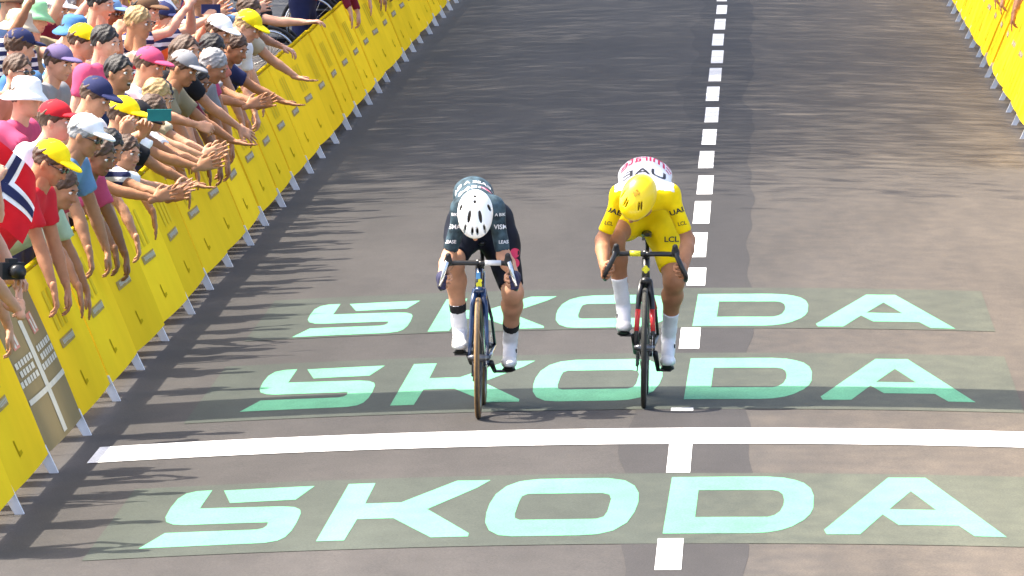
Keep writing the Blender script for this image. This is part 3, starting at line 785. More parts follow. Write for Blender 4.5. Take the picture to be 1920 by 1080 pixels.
def rider(loc, label, S):
    t = empty('person', loc, label, 'cyclist', 'the two sprinting cyclists')
    E = np.array; k = S
    sk = Vol(); sh = Vol(); je = Vol()
    pel, mid, up, nek = E(k['pelvis']), E(k['mid']), E(k['upper']), E(k['neck']); X = E((1., 0, 0))
    for V, g in ((sk, -.006), (je, .004)):
        V.cone(pel + E((0, -.03, .02)), mid, .145 + g, k['mr'] + g, k=.05, wd=X, flat=k.get('fl', .74) + .04); V.cone(mid, up, k['mr'] + g, k['ur'] + g, k=.05, wd=X, flat=k.get('fl', .74))
        V.ell((up + mid) / 2 + E((0, 0, -.02)), (k['mr'] - .01 + g, .2, .11 + g), k=.05)
    sk.cone(up, nek, .07, .055, k=.03); sk.cone(nek, E(k['head']) + E((0, .03, .0)), .056, .06, k=.03)
    je.cone(up + (nek - up) * .1, up + (nek - up) * .75, .085, .064, k=.05)
    hands = []
    for s in (-1, 1):
        a = E(k['sho'][s]); w = E(k['wri'][s]); e, w = ik(a, w, .285, .255, k['pole'][s])
        for V, g in ((sk, 0), (je, .006)):
            V.cone(up + (a - up) * .45, a, .072 + g, k['lr'] + .004 + g, k=.06)
        sk.cone(a, e, k['lr'], k['lr'] * .78, k=.03); sk.cone(e, e + (w - e) * .35, .043, .042, k=.015); sk.cone(e + (w - e) * .35, w, .042, .026, k=.015)
        sl = k.get('sleeve', .9); je.cone(a, a + (e - a) * sl, k['lr'] + .004, k['lr'] * .80 + .005, k=.04); je.cut(a + (e - a) * sl, (e - a), .075)
        hands.append((s, e, w))
    leg = {}
    for s in (-1, 1):
        hp = E((s * .085 + k.get('hipx', 0), pel[1] - .0, pel[2] - .015)); q = -s
        an = k['crank']; ty, tz = .585 - q * .1725 * math.cos(an), .272 + q * .1725 * math.sin(an)
        ball = E((k['footx'][s], ty - .005, tz + .035)); ank = ball + E((s * .004, .125, .085 + (.035 if s > 0 else .0) + k['heel'][s]))
        kn, _ = ik(hp, ank, .445, .435, E((s * k['kneeout'][s], -1, .35))); leg[s] = (hp, kn, ank, ball)
        sk.cone(hp, kn, .088, .058, k=.05); sk.cone(kn, kn + (ank - kn) * .05, .058, .056, k=.02)
        fw = unit(np.cross(ank - kn, X)); fw = fw if fw[1] > 0 else -fw
        cm = kn + (ank - kn) * .3 + fw * .018; sk.cone(kn + (ank - kn) * .06, cm, .05, .058, k=.03); sk.cone(cm, kn + (ank - kn) * .62 + fw * .008, .058, .042, k=.03)
        sk.cone(kn + (ank - kn) * .6, ank, .042, .033, k=.02)
        sh.cone(hp + E((-s * .02, .02, .03)), hp + (kn - hp) * .3, .118, .102, k=.07); sh.cone(hp + (kn - hp) * .25, hp + (kn - hp) * k['short'][s], .102, .071, k=.04)
        sh.cut(hp + (kn - hp) * k['short'][s], kn - hp, .10)
    sh.cone(pel + E((0, .03, -.01)), pel + E((0, -.10, .05)), .155, .15, k=.07, wd=X, flat=.8)
    bd = Skin().add(sk.mesh(.009), 0)
    cr, fa = unit(E(k['crown'])), E(k['face']); fa = unit(fa - cr * np.dot(fa, cr))
    Mh = np.stack([np.cross(fa, cr), fa, cr], 1); M4 = mat4(Mh, E(k['head']))
    hv, hf, hm = HEADS[0]; bd.add((hv, hf), hm, M4)
    for s, e, w in hands:
        hd = unit(E((s * .01, -1, -.25))); add_hand(bd, w, hd, (-s, 0, -.15), 'grip', s < 0, 1.02)
    obj('body', bd.mesh('body'), [k['skin'], M_EYE, M_DARK, M_LIP], t)
    jv, jf = je.mesh(.0085, .0035, 26, 1.3)
    fc = jv[jf].mean(1); mi = np.zeros(len(jf), int)
    if 'white' in k: mi[k['white'](fc)] = 1
    jm = me_from('jersey', jv, jf, mi, True); jo = obj('jersey', jm, k['jersey'], t); jb = bvh_of(jv, jf)
    sv, sf = sh.mesh(.0085, .002, 30, .5); sm = obj('shorts', me_from('shorts', sv, sf, None, True), k['shorts'], t); sb = bvh_of(sv, sf)
    ho, hb = helmet(t, M4, k['helm'], M_DARK, k['hstyle'])
    for s in (-1, 1):
        hp, kn, ank, ball = leg[s]
        v = Vol(); top = kn + (ank - kn) * k['sock']; v.cone(top, ank + (top - ank) * .3, .047, .0395, k=.02); v.cone(ank + (top - ank) * .35, ank, .040, .0385, k=.02)
        v.cone(ank, ball + E((0, .03, .012)), .0385, .037, k=.02); v.cut(top, kn - ank, .07)
        p, f = v.mesh(.006); so = obj('sock', me_from('sock', p, f, None, True), k['sockm'], t)
        if 'cuff' in k:
            v = Vol(); v.cone(top, top + (ank - top) * .34, .0495, .0455, k=0); v.cut(top, kn - ank, .07); v.cut(top + (ank - top) * .29, ank - kn, .07); p, f = v.mesh(.006)
            obj('sock_cuff', me_from('sock_cuff', p, f, None, True), k['cuff'], so)
        v = Vol(); heel = ank + E((0, .045, -.065)) ; toe = ball + E((0, -.065, .012))
        v.cone(heel, ball + E((0, .02, .012)), .034, .037, k=.03, wd=X, flat=.85); v.cone(ball + E((0, .02, .014)), toe, .041, .032, k=.03, wd=X, flat=.7); v.cone(ank + E((0, .01, -.015)), ank + E((0, -.03, -.05)), .039, .041, k=.03)
        p, f = v.mesh(.006); sho = obj('shoe', me_from('shoe', p, f, None, True), k['shoe'], t)
        d = unit(toe - heel); dn = E((0, 0, -.026))
        v = Vol(); v.cone(heel + dn, ball + dn, .028, .036, k=.02, wd=X, flat=.26); v.cone(ball + dn, toe + dn * .9, .036, .026, k=.02, wd=X, flat=.28)
        p, f = v.mesh(.006); obj('sole', me_from('sole', p, f, None, True), M_HOOD, sho)
        MB().torus(tuple(ank + E((s * .036, -.05, -.045))), .009, .004, 12, 6).build('dial', M_HOOD, sho, True)
    if 'glove' in k:
        for s, e, w in hands:
            v = Vol(); hd = unit(E((s * .01, -1, -.25))); Mx = frame(hd, (s, 0, .15))
            loc_ = lambda q: w + Mx @ (E(q) * E((1 if s < 0 else -1, 1, 1)))
            v.cone(loc_((0, -.012, 0)), loc_((0, .03, 0)), .031, .034, k=.02); v.cone(loc_((-.014, .04, .001)), loc_((-.016, .080, .001)), .034, .036, k=.02, wd=Mx[:, 0], flat=.62)
            v.cone(loc_((.016, .04, .001)), loc_((.022, .078, .001)), .031, .030, k=.02, wd=Mx[:, 0], flat=.62)
            for x in (-.033, -.011, .012, .033): v.cone(loc_((x, .085, 0)), loc_((x, .10, -.02)), .0125, .0118, k=.006)
            p, f = v.mesh(.0055); obj('glove', me_from('glove', p, f, None, True), k['glove'], t)
    return t, jo, jb, sm, sb, ho, hb, leg, M4

M_JNAVY = mat('slate blue jersey', (.042, .070, .088), .7, .6, 22, .1, 120, cloth=True); M_SNAVY = mat('dark navy shorts', (.008, .010, .018), .7, .25, 12, cloth=True)
M_WSHELL = mat('white helmet shell', (.82, .82, .80), .3, .04, 5, coat=.4); M_WSOCK = mat('white sock knit', (.78, .78, .80), .85, .06, 30, .15, 200, cloth=True)
M_WSHOE = mat('white shoe', (.80, .79, .76), .45, .06, 16); M_BCUFF = mat('black sock cuff', (.012, .012, .014), .8, .2, 20); M_GLNAVY = mat('navy glove', (.02, .02, .06), .8, .2, 20, .2, 150)
M_PRW = mat('white jersey print', (.75, .76, .78), .6, .03); M_PRR = mat('pink red jersey print', (.62, .03, .10), .6, .05); M_PRB = mat('black jersey print', (.012, .012, .014), .6, .1); M_PRD = mat('dark gold print', (.10, .06, .005), .6, .1)
t1, jo, jb, so_, sb, ho, hb, lg, M4 = rider(R1, 'cyclist in dark slate jersey and white vented helmet sprinting head down', dict(
    mr=.098, ur=.108, lr=.046, footx={-1: -.116, 1: .152}, pelvis=(-.03, .80, 1.045), mid=(-.045, .55, 1.235), upper=(-.012, .30, 1.155), neck=(-.015, .19, 1.165), head=(-.018, .055, 1.125), crown=(0, -.93, .36), face=(.0, -.36, -.93),
    sho={-1: (-.098, .265, 1.165), 1: (.080, .265, 1.17)}, wri={-1: (-.205, .062, .792), 1: (.205, .062, .792)}, pole={-1: (.02, 1, 0), 1: (-.22, 1, 0)},
    crank=.36, heel={-1: 0, 1: .0}, kneeout={-1: .16, 1: .16}, short={-1: .90, 1: .90}, sleeve=.88, sock=.60, hipx=-.005,
    skin=SKINS[0], jersey=[M_JNAVY], shorts=M_SNAVY, helm=M_WSHELL, hstyle=1, sockm=M_WSOCK, shoe=M_WSHOE, cuff=M_BCUFF, glove=M_GLNAVY))
DN = (0, .35, -1)
wrap_text('jersey_lettering', 'VISMA', .075, jb, (-.062, .215, 1.6), (-1, 0, 0), (0, 1, .2), DN, M_PRW, jo, .0012, 1.25)
wrap_text('jersey_lettering', 'LEASE A BIKE', .05, jb, (-.06, .34, 1.6), (-1, 0, 0), (0, 1, .2), DN, M_PRW, jo, .0008)
wrap_text('jersey_emblem', '●', .085, jb, (.038, .225, 1.6), (-1, 0, 0), (0, 1, .2), DN, M_PRR, jo, .002)
for s in (-1, 1):
    for z, tx, sz in ((1.06, 'VISMA', .036), (.975, 'LEASE', .026), (1.13, 'A BIKE', .024)):
        wrap_text('sleeve_lettering', tx, sz, jb, (s * (.138 + (1.1 - z) * .12) - .012, -.2, z), (1, 0, 0), (0, 0, 1), (0, 1, .0), M_PRW, jo, .0006)
for tx_, z_, m_ in (('●', .885, M_PRR), ('●', .83, M_PRR)): wrap_text('shorts_emblem', tx_, .07, sb, (.188, -.3, z_), (1, 0, 0), (0, 0, 1), (0, 1, 0), m_, so_, .001)
t2, jo2, jb2, so2, sb2, ho2, hb2, lg2, M42 = rider(R2, 'cyclist in yellow jersey, shorts and helmet sprinting beside the dashed line', dict(
    mr=.140, ur=.145, lr=.046, footx={-1: -.118, 1: .128}, pelvis=(0, .83, 1.06), fl=.56, mid=(-.0, .58, 1.28), upper=(-.0, .32, 1.19), neck=(-.02, .20, 1.20), head=(-.035, .075, 1.168), crown=(-.06, -.90, .43), face=(-.36, -.43, -.85),
    sho={-1: (-.132, .27, 1.195), 1: (.144, .27, 1.20)}, wri={-1: (-.226, .070, .792), 1: (.226, .070, .792)}, pole={-1: (-.28, 1, .1), 1: (.32, 1, .1)},
    crank=.68, heel={-1: .03, 1: .02}, kneeout={-1: .24, 1: .2}, short={-1: .66, 1: .82}, sleeve=.82, sock=.55,
    skin=SKINS[1], jersey=[mat('yellow jersey', (.85, .62, .004), .65, .10, 14, .08, 120, cloth=True), mat('white jersey yoke', (.80, .79, .80), .65, .04, 14, .08, 120)],
    shorts=mat('yellow shorts', (.80, .58, .003), .6, .08, 14, .05, 120, cloth=True), helm=mat('yellow helmet shell', (.84, .60, .003), .35, .04, 5, coat=.3), hstyle=2,
    sockm=M_WSOCK, shoe=M_WSHOE, white=lambda c: (c[:, 2] > 1.222 - .12 * np.maximum(np.abs(c[:, 0]) - .09, 0)) & (c[:, 1] < .75) & (np.abs(c[:, 0]) < .168)))
wrap_text('jersey_lettering', 'UAE', .16, jb2, (.0, .235, 1.7), (-1, 0, 0), (0, 1, .2), DN, M_PRB, jo2, .0015, .85)
wrap_text('jersey_lettering', 'Emirates', .085, jb2, (-.005, .385, 1.7), (-1, 0, 0), (0, 1, .2), DN, M_PRR, jo2, .001, 1.15)
for s in (-1, 1):
    wrap_text('sleeve_lettering', 'UAE', .040, jb2, (s * .183 + .006, -.2, 1.10), (1, 0, s * .35), (-s * .35, 0, 1), (0, 1, 0), M_PRB, jo2, .001, 1.3)
    wrap_text('sleeve_lettering', 'LCL', .030, jb2, (s * .208 + .006, -.2, 1.03), (1, 0, s * .2), (-s * .2, 0, 1), (0, 1, 0), M_PRD, jo2, .0006)
wrap_text('shorts_lettering', 'LCL', .042, sb2, (.150, -.3, .915), (1, 0, 0), (0, 0, 1), (0, 1, 0), M_PRB, so2, .0008, 1.2)
hp_ = Matrix(M42.tolist())
wrap_text('helmet_emblem', '✚', .06, hb2, (0, -.0, .4), (1, 0, 0), (0, 1, 0), (0, 0, -1), mat('gold print', (.45, .25, .004), .5), ho2, .001)

# ------------------------------------------------------------------ spectators
CL = lambda n, c: mat(n, c, .8, .14, 9, .12, 130, cloth=True)
COL = dict(red=(.48, .02, .03), pink=(.50, .07, .15), white=(.80, .80, .80), navy=(.025, .03, .085), blue=(.06, .16, .34), steel=(.13, .24, .40), black=(.015, .015, .018), grey=(.24, .24, .25),
           green=(.26, .55, .28), lime=(.55, .58, .05), yellow=(.86, .68, .01), orange=(.75, .17, .04), purple=(.13, .10, .20), teal=(.03, .20, .20), cream=(.46, .40, .29), brown=(.14, .08, .045),
           khaki=(.25, .21, .13), sky=(.20, .36, .56), maroon=(.17, .015, .03), salmon=(.55, .18, .12), mint=(.40, .52, .36))
def cmat(c):
    if not c.startswith('striped '): return CL('%s cloth' % c, COL[c])
    nm = '%s cloth' % c
    if nm in MATS: return MATS[nm]
    m = CL(nm, COL[c[8:]]); nt = m.node_tree; hs = nt.nodes['Hue/Saturation/Value']; tc = nt.nodes['Texture Coordinate']
    w = nt.nodes.new('ShaderNodeTexWave'); w.wave_type = 'BANDS'; w.bands_direction = 'Z'; w.inputs['Scale'].default_value = 5.0; w.inputs['Distortion'].default_value = 1.2
    r = nt.nodes.new('ShaderNodeValToRGB'); r.color_ramp.interpolation = 'CONSTANT'; r.color_ramp.elements[0].color = (*COL[c[8:]], 1); r.color_ramp.elements[1].position = .55; r.color_ramp.elements[1].color = (.75, .74, .72, 1)
    nt.links.new(tc.outputs['Object'], w.inputs['Vector']); nt.links.new(w.outputs['Fac'], r.inputs[0]); nt.links.new(r.outputs[0], hs.inputs['Color'])
    return m
HAIRS = dict(black=mat('black hair', (.012, .009, .008), .5, .3, 40, .5, 160), brown=mat('brown hair', (.07, .035, .018), .5, .3, 40, .5, 160), blond=mat('blond hair', (.34, .22, .09), .5, .3, 40, .5, 160), grey=mat('grey hair', (.30, .29, .28), .5, .3, 40, .5, 160))
M_GLASS = mat('dark sunglasses', (.012, .012, .015), .15, .1, 20, spec=.7)

def hair_t(kind):
    v = Vol(); v.ell((0, -.018, .03), (.087, .105, .099))
    if kind == 'long':
        for s in (-1, 0, 1): v.cone((s * .05, -.06, .02), (s * .06, -.085, -.16), .05, .035, k=.04)
        for s in (-1, 1): v.cone((s * .074, -.01, .02), (s * .08, -.02, -.12), .025, .018, k=.03)
    v.cut((0, .070, .035), (0, .75, -.45), .14)
    if kind == 'short': v.cut((0, 0, -.035), (0, .35, -1), .2)
    return v.mesh(.0075, .007, 95, .3)
HAIR_T = {k: me_from('hair', *hair_t(k), None, True) for k in ('short', 'long')}
def cap_t():
    v = Vol(); v.ell((0, -.012, .045), (.090, .110, .088)); v.cut((0, 0, .038), (0, -.06, -1), .3); v.ell((0, -.012, .133), (.008, .008, .005), k=.004)
    d = me_from('cap_crown', *v.mesh(.006), None, True)
    v = Vol(); v.ell((0, .085, .045), (.078, .105, .020)); v.ell((0, .08, .022), (.10, .125, .026), op=1); v.cut((0, .07, .05), (0, -1, 0), .3)
    return d, me_from('brim', *v.mesh(.0055), None, True)
CAP_T, BRIM_T = cap_t()
def bucket_t():
    n = 28; pr = [(.0, .135), (.055, .132), (.080, .115), (.090, .070), (.094, .045), (.125, .015), (.150, -.010), (.146, -.014), (.10, .022), (.088, .04)]
    V = []; F = []
    for i in range(n):
        t = 2 * math.pi * i / n; wv = 1 + .05 * math.sin(3 * t + .5)
        for r, z in pr: V.append((r * math.cos(t) * (wv if r > .1 else 1), (r * 1.12 * math.sin(t) - .008) * (wv if r > .1 else 1), z + (.012 * math.sin(2 * t) if r > .1 else 0)))
    k = len(pr)
    for i in range(n):
        for j in range(k - 1): F.append((i * k + j, i * k + j + 1, ((i + 1) % n) * k + j + 1, ((i + 1) % n) * k + j))
    return me_from('hat', V, F, None, True)
BUCKET_T = bucket_t()
_g = MB()
for s in (-1, 1): _g.add(*[x.tolist() for x in sphere((s * .033, .100, .001), (.026, .009, .017), 7)]); _g.tube([(s * .058, .095, .004), (s * .082, .02, .004)], .003, 6)
_g.tube([(-.012, .109, .004), (.012, .109, .004)], .003, 6); GLASS_T = _g.mesh('sunglasses', True)

def person(head, label, H=1.74, yaw=-.35, base_z=-.04, hat=None, hatc=None, hair='brown', hairk='short', shirt='white', sleeve=.6, skin=0, hands=None, look=None, mouth=0, legs='navy', glasses=False, group='spectators behind the left barriers', fine=1.0):
    """head = world position of the head; the body leans so that the head comes there"""
    s = H / 1.74; head = np.array(head, float); z = np.array((0, 0, 1.))
    fwd = np.array((math.cos(yaw), math.sin(yaw), 0)); rt = np.array((fwd[1], -fwd[0], 0))
    hz = head[2] - base_z; lean = 0.0
    for i in range(66):
        lean = i * .02
        if (.93 + .53 * math.cos(lean) + .17 * math.cos(lean * .5)) * s <= hz: break
    base = head - fwd * (.53 * math.sin(lean) + .17 * math.sin(lean * .5)) * s; base[2] = base_z
    P = empty('person', tuple(base), label, 'person', group)
    tv = z * math.cos(lean) + fwd * math.sin(lean); hip = z * .93 * s
    hd = head - base
    pel, wst, chs, nek = hip, hip + tv * .15 * s, hip + tv * .34 * s, hip + tv * .51 * s
    bk = np.cross(rt, tv)                       # chest normal
    bd = Vol(); shv = Vol(); pa = Vol()
    for V, g in ((bd, -.012), (shv, .010)):
        V.cone(pel, wst, .155 * s + g, .142 * s + g, k=.05, wd=rt, flat=.68); V.cone(wst, chs, .142 * s + g, .162 * s + g, k=.05, wd=rt, flat=.66)
        V.cone(chs, nek - tv * .05 * s, .162 * s + g, .105 * s + g, k=.05, wd=rt, flat=.62)
    bd.cone(nek - tv * .04, hd - z * .03, .060 * s, .055 * s, k=.03)
    legj = []
    for q in (-1, 1):
        h0 = hip + rt * q * .088 * s - z * .03; kn = h0 * 1.0; kn = rt * q * .10 * s + z * .49 * s + fwd * .02; an = rt * q * .11 * s + z * .085 * s - fwd * .02
        bd.cone(h0, kn, .078 * s, .054 * s, k=.03); bd.cone(kn, an, .054 * s, .036 * s, k=.03); bd.cone(an, an + fwd * .14 * s - z * .045 * s, .036, .032, k=.02)
        pa.cone(h0 + z * .03, kn + (an - kn) * .12, .098 * s, .080 * s, k=.05); pa.cut(kn + (an - kn) * .12, an - kn, .1)
    pa.cone(pel - z * .02, pel + tv * .07 * s, .165 * s, .155 * s, k=.05, wd=rt, flat=.74)
    hands = hands or {}
    sk = Skin(); hl = []
    for q, nm in ((1, 'R'), (-1, 'L')):
        sh = hip + tv * .475 * s + rt * q * .178 * s
        spec = hands.get(nm) or {'at': sh + base + rt * q * .06 - z * .50 * s + fwd * .08, 'pose': 'relax'}
        tgt = np.array(spec['at'], float) - base
        pole = spec.get('pole'); pole = rt * q * .5 - z * .7 - fwd * .3 if pole is None else np.array(pole, float)
        el, w = ik(sh, tgt, .285 * s, .255 * s, pole)
        bd.cone(nek - tv * .07 * s + rt * q * .05, sh, .062 * s, .056 * s, k=.05); bd.cone(sh, el, .050 * s, .039 * s, k=.03); bd.cone(el, el + (w - el) * .3, .040 * s, .040 * s, k=.012); bd.cone(el + (w - el) * .3, w, .040 * s, .025 * s, k=.012)
        shv.cone(nek - tv * .07 * s + rt * q * .05, sh, .072 * s, .070 * s, k=.05)
        if sleeve <= 1.0: e2 = sh + (el - sh) * sleeve; shv.cone(sh, e2, .068 * s, .066 * s, k=.04); shv.cut(e2, el - sh, .085)
        else: shv.cone(sh, el, .068 * s, .055 * s, k=.04); shv.cone(el, el + (w - el) * .9, .056 * s, .042 * s, k=.03); shv.cut(el + (w - el) * .9, w - el, .06)
        hl.append((w, spec.get('dir', w - el), spec.get('palm', -fwd), spec.get('pose', 'relax'), q > 0))
    shv.cut(pel - tv * .05 * s, -tv, .5)
    sk.add(bd.mesh(.0215 * fine), 0)
    look = unit(look if look is not None else fwd * .8 - z * .35 + np.array((0, -.25, 0)))
    up = unit(z * .75 + tv * .35); up = unit(up - look * np.dot(up, look)); Mh = np.stack([np.cross(look, up), look, up], 1)
    M4 = mat4(Mh, hd, .98 * s ** .5)
    hv, hf, hm = HEADS_C[mouth]; sk.add((hv, hf), hm, M4)
    for w, d, pm, ps, r in hl: add_hand(sk, w, d, pm, ps, r, s ** .6, 0, HANDS_C)
    obj('body', sk.mesh('body'), [SKINS[skin], M_EYE, M_DARK, M_LIP], P)
    obj('shirt', me_from('shirt', *shv.mesh(.0205 * fine, .010, 17, random.random() * 6), None, True), cmat(shirt), P)
    obj('shorts', me_from('shorts', *pa.mesh(.038, .006, 14, random.random() * 6), None, True), cmat(legs), P)
    ML = Matrix(M4.tolist())
    def worn(nm, me, m, par=P):
        o = obj(nm, me, m, par)
        if par is P: o.matrix_local = ML
        return o
    if hair: worn('hair', HAIR_T[hairk], HAIRS[hair])
    if hat == 'cap': c = worn('cap', CAP_T, cmat(hatc)); worn('brim', BRIM_T, cmat(hatc), c)
    if hat == 'bucket': worn('bucket_hat', BUCKET_T, cmat(hatc))
    if glasses: worn('sunglasses', GLASS_T, M_GLASS)
    return P, base, fwd, rt

def phone(at, normal, label, c='black', case='black'):
    p = empty('phone', tuple(at), label, 'phone', 'phones held up by spectators')
    M = Matrix(np.stack([unit(np.cross((0, 0, 1.), normal)), unit(normal), unit(np.cross(normal, unit(np.cross((0, 0, 1.), normal))))], 1).tolist())
    p.rotation_euler = M.to_euler()
    MB().box((0, 0, 0), (.075, .004, .037)).build('case', cmat(case), p); MB().box((0, .0045, 0), (.070, .001, .033)).build('screen', mat('glossy phone glass', (.02, .03, .04), .1, .1, 5, spec=.8), p)
    return p

def dang(w, du=0.0, z=.5, pose='relax', u=-3.78):
    return {'at': (u + du, w, z), 'pose': pose, 'dir': (.18, .05, -1), 'palm': (-1, 0, 0), 'pole': (-.2, .2, .6)}
def spec_at(u, w, z, pose='open', d=None, palm=None, pole=None):
    r = {'at': (u, w, z), 'pose': pose}
    if d is not None: r['dir'] = d
    if palm is not None: r['palm'] = palm
    if pole is not None: r['pole'] = pole
    return r
def hold(hd, du=.30, dw=0, dz=0.02, gap=.085):
    """both hands up before the face, holding something"""
    u, w, z = hd; ax = (.25, -.97)
    return {'L': spec_at(u + du, w + gap + dw, z + dz - .05, 'hold', (.3, -.5, .75), (.1, -1, .1)), 'R': spec_at(u + du, w - gap + dw, z + dz - .05, 'hold', (.3, .5, .75), (.1, 1, .1))}
def clap(u, w, z):
    return {'L': spec_at(u, w + .06, z, 'open', (.8, -.35, .35), (0, -1, .2)), 'R': spec_at(u, w - .05, z - .02, 'open', (.85, .3, .3), (0, 1, -.2))}

USED = []
def ADD(key, hd, fn, label, **extra):
    kw = fn(*hd); USED.append((hd[0], hd[1]))
    return person(hd, label, **kw, **extra)
ADD('yc', (-3.92, 53.32, 1.42), lambda u, w, z: dict(hat='cap',hatc='yellow',hair='brown',shirt='red',skin=1,glasses=True,yaw=-.2,look=(.85,-.25,-.5),hands={'R':dang(w-.30,.02,.36),'L':dang(w+.16,.02,.42)}), 'man in yellow cap with red shirt leaning over barrier, flag behind his shoulder')
ADD('wc', (-3.95, 56.53, 1.41), lambda u, w, z: dict(hat='cap',hatc='white',hair='grey',shirt='steel',skin=1,glasses=True,yaw=-.25,look=(.9,-.3,-.4),hands={'R':dang(w-.35,.0,.40),'L':dang(w+.25,.03,.45)}), 'man in large white cap and steel blue shirt leaning over barrier, arms hanging')
ADD('boy', (-3.92, 59.77, 1.14), lambda u, w, z: dict(H=1.50,hat=None,hair='brown',shirt='white',skin=0,yaw=-.3,look=(.75,-.65,-.15),hands={'R':dang(w-.3,.05,.42),'L':spec_at(-3.50,w+.6,.84,'open',(.8,.5,.2),(.3,-.7,.6))}), 'bare headed boy in white t-shirt reaching over the yellow barrier')
ADD('rc', (-4.25, 58.27, 1.41), lambda u, w, z: dict(hat='cap',hatc='red',hair='brown',shirt='white',skin=2,hands=None,look=(.9,-.3,-.1)), 'person in red cap between white bucket hat and white cap')
ADD('wb', (-4.50, 59.21, 1.51), lambda u, w, z: dict(hat='bucket',hatc='white',hair='brown',shirt='pink',skin=2,hands={'R':spec_at(-4.2,w-.25,1.28,'hold',(.2,.2,1),(.2,1,0))},look=(.9,-.4,-.1)), 'person in white bucket hat and pink shirt at the left edge')
ADD('y2', (-4.00, 60.74, 1.32), lambda u, w, z: dict(hat='cap',hatc='yellow',hair='brown',shirt='grey',skin=0,hands={'R':spec_at(-3.76,w-1.05,1.33,'hold',(.5,-.3,.7),(.1,1,.1)),'L':spec_at(-3.66,w-.75,1.33,'hold',(.3,-.5,.7),(.1,-1,.1))},look=(.9,-.3,-.25)), 'person in yellow cap behind the boy, holding up a teal phone')
ADD('bh', (-4.15, 62.65, 1.51), lambda u, w, z: dict(hair='black',shirt='navy',skin=1,mouth=1,hands={'L':spec_at(-3.8,w+.3,.95,'relax')},look=(.75,-.65,.0)), 'black haired man with open mouth in navy shirt')
ADD('bwc', (-4.12, 59.93, 1.48), lambda u, w, z: dict(hat='cap',hatc='navy',hair='brown',shirt='white',skin=0,look=(.8,-.4,-.4),hands=None), 'person in navy cap and white top bending just left of the teal phone')
ADD('y3', (-4.75, 67.73, 1.51), lambda u, w, z: dict(hat='cap',hatc='yellow',hair='brown',shirt='salmon',skin=2,look=(.9,-.3,-.25),hands=hold((u,w,z),.32,.1,-.12)), 'person in yellow cap and salmon top in the back rows, arms raised')
ADD('nc', (-4.95, 64.58, 1.60), lambda u, w, z: dict(hat='cap',hatc='navy',hair='brown',shirt='blue',skin=2,look=(.8,.5,-.2),hands=None), 'person in navy cap and blue shirt at left edge seen from behind')
ADD('gb', (-5.30, 70.54, 1.58), lambda u, w, z: dict(hat='bucket',hatc='green',hair='brown',shirt='khaki',skin=2,look=(.8,-.5,-.15),hands=hold((u,w,z),.30,-.1,-.02)), 'person in pale green bucket hat taking a photo at top left')
ADD('pc', (-5.00, 73.95, 1.51), lambda u, w, z: dict(hat='cap',hatc='purple',hair='brown',shirt='pink',skin=2,look=(.85,-.4,-.2),hands=hold((u,w,z),.33,.0,.05)), 'person in dusky purple cap and pink shirt in the back rows')
ADD('nw', (-4.45, 72.05, 1.51), lambda u, w, z: dict(hat='cap',hatc='navy',hair='brown',shirt='orange',skin=2,look=(.9,-.35,-.2),hands=hold((u,w,z),.34,.1,0.05)), 'person in navy cap and orange shirt holding up a phone with both hands')
ADD('y4', (-3.95, 74.74, 1.35), lambda u, w, z: dict(hat='cap',hatc='yellow',hair='blond',shirt='white',skin=2,look=(.8,-.3,-.5),hands={'R':dang(w-.3,0,.5)}), 'person in yellow cap and white top at the barrier, farthest yellow cap')
ADD('wo', (-4.00, 67.49, 1.45), lambda u, w, z: dict(hair='brown',hairk='long',shirt='black',skin=0,mouth=1,look=(.75,-.65,.0),hands={'L':spec_at(-3.65,w+.35,.9,'open'),'R':dang(w-.25,.0,.45)}), 'long haired woman shouting, in black top, arms over the barrier')
ADD('gr', (-3.88, 68.70, 1.30), lambda u, w, z: dict(hair='grey',shirt='grey',skin=1,look=(.9,-.2,-.5),hands={'L':dang(w+.25,.05,.38),'R':dang(w-.2,.05,.42)}), 'grey haired man in grey shirt with both arms down over the barrier')
ADD('pg', (-4.70, 64.70, 1.49), lambda u, w, z: dict(hat='cap',hatc='purple',hair='brown',shirt='grey',skin=2,look=(.8,-.55,-.2),hands=None), 'person in dusky purple cap and grey shirt behind the white bucket hat')
ADD('sg', (-4.90, 63.78, 1.47), lambda u, w, z: dict(hair='brown',shirt='salmon',skin=2,glasses=True,look=(.8,-.6,-.05),hands=None), 'bare headed person in sunglasses above the white bucket hat')
ADD('rp', (-4.15, 65.70, 1.43), lambda u, w, z: dict(hat='cap',hatc='pink',hair='brown',shirt='white',skin=0,look=(.85,-.4,-.25),hands={'R':spec_at(-3.75,w-.1,1.0,'hold')}), 'person in pink cap and white shirt in front of the navy cap and phone')
ADD('rb', (-4.15, 51.03, 1.55), lambda u, w, z: dict(hair='brown',shirt='maroon',skin=2,yaw=-.1,look=(.9,-.2,-.3),hands={'R':spec_at(-3.95,w-.3,.93,'hold',(.6,-.6,.1),(0,-.3,-1)),'L':dang(w+.2,.02,.5)}), 'person in maroon shirt cut by the left edge, holding a black camera')

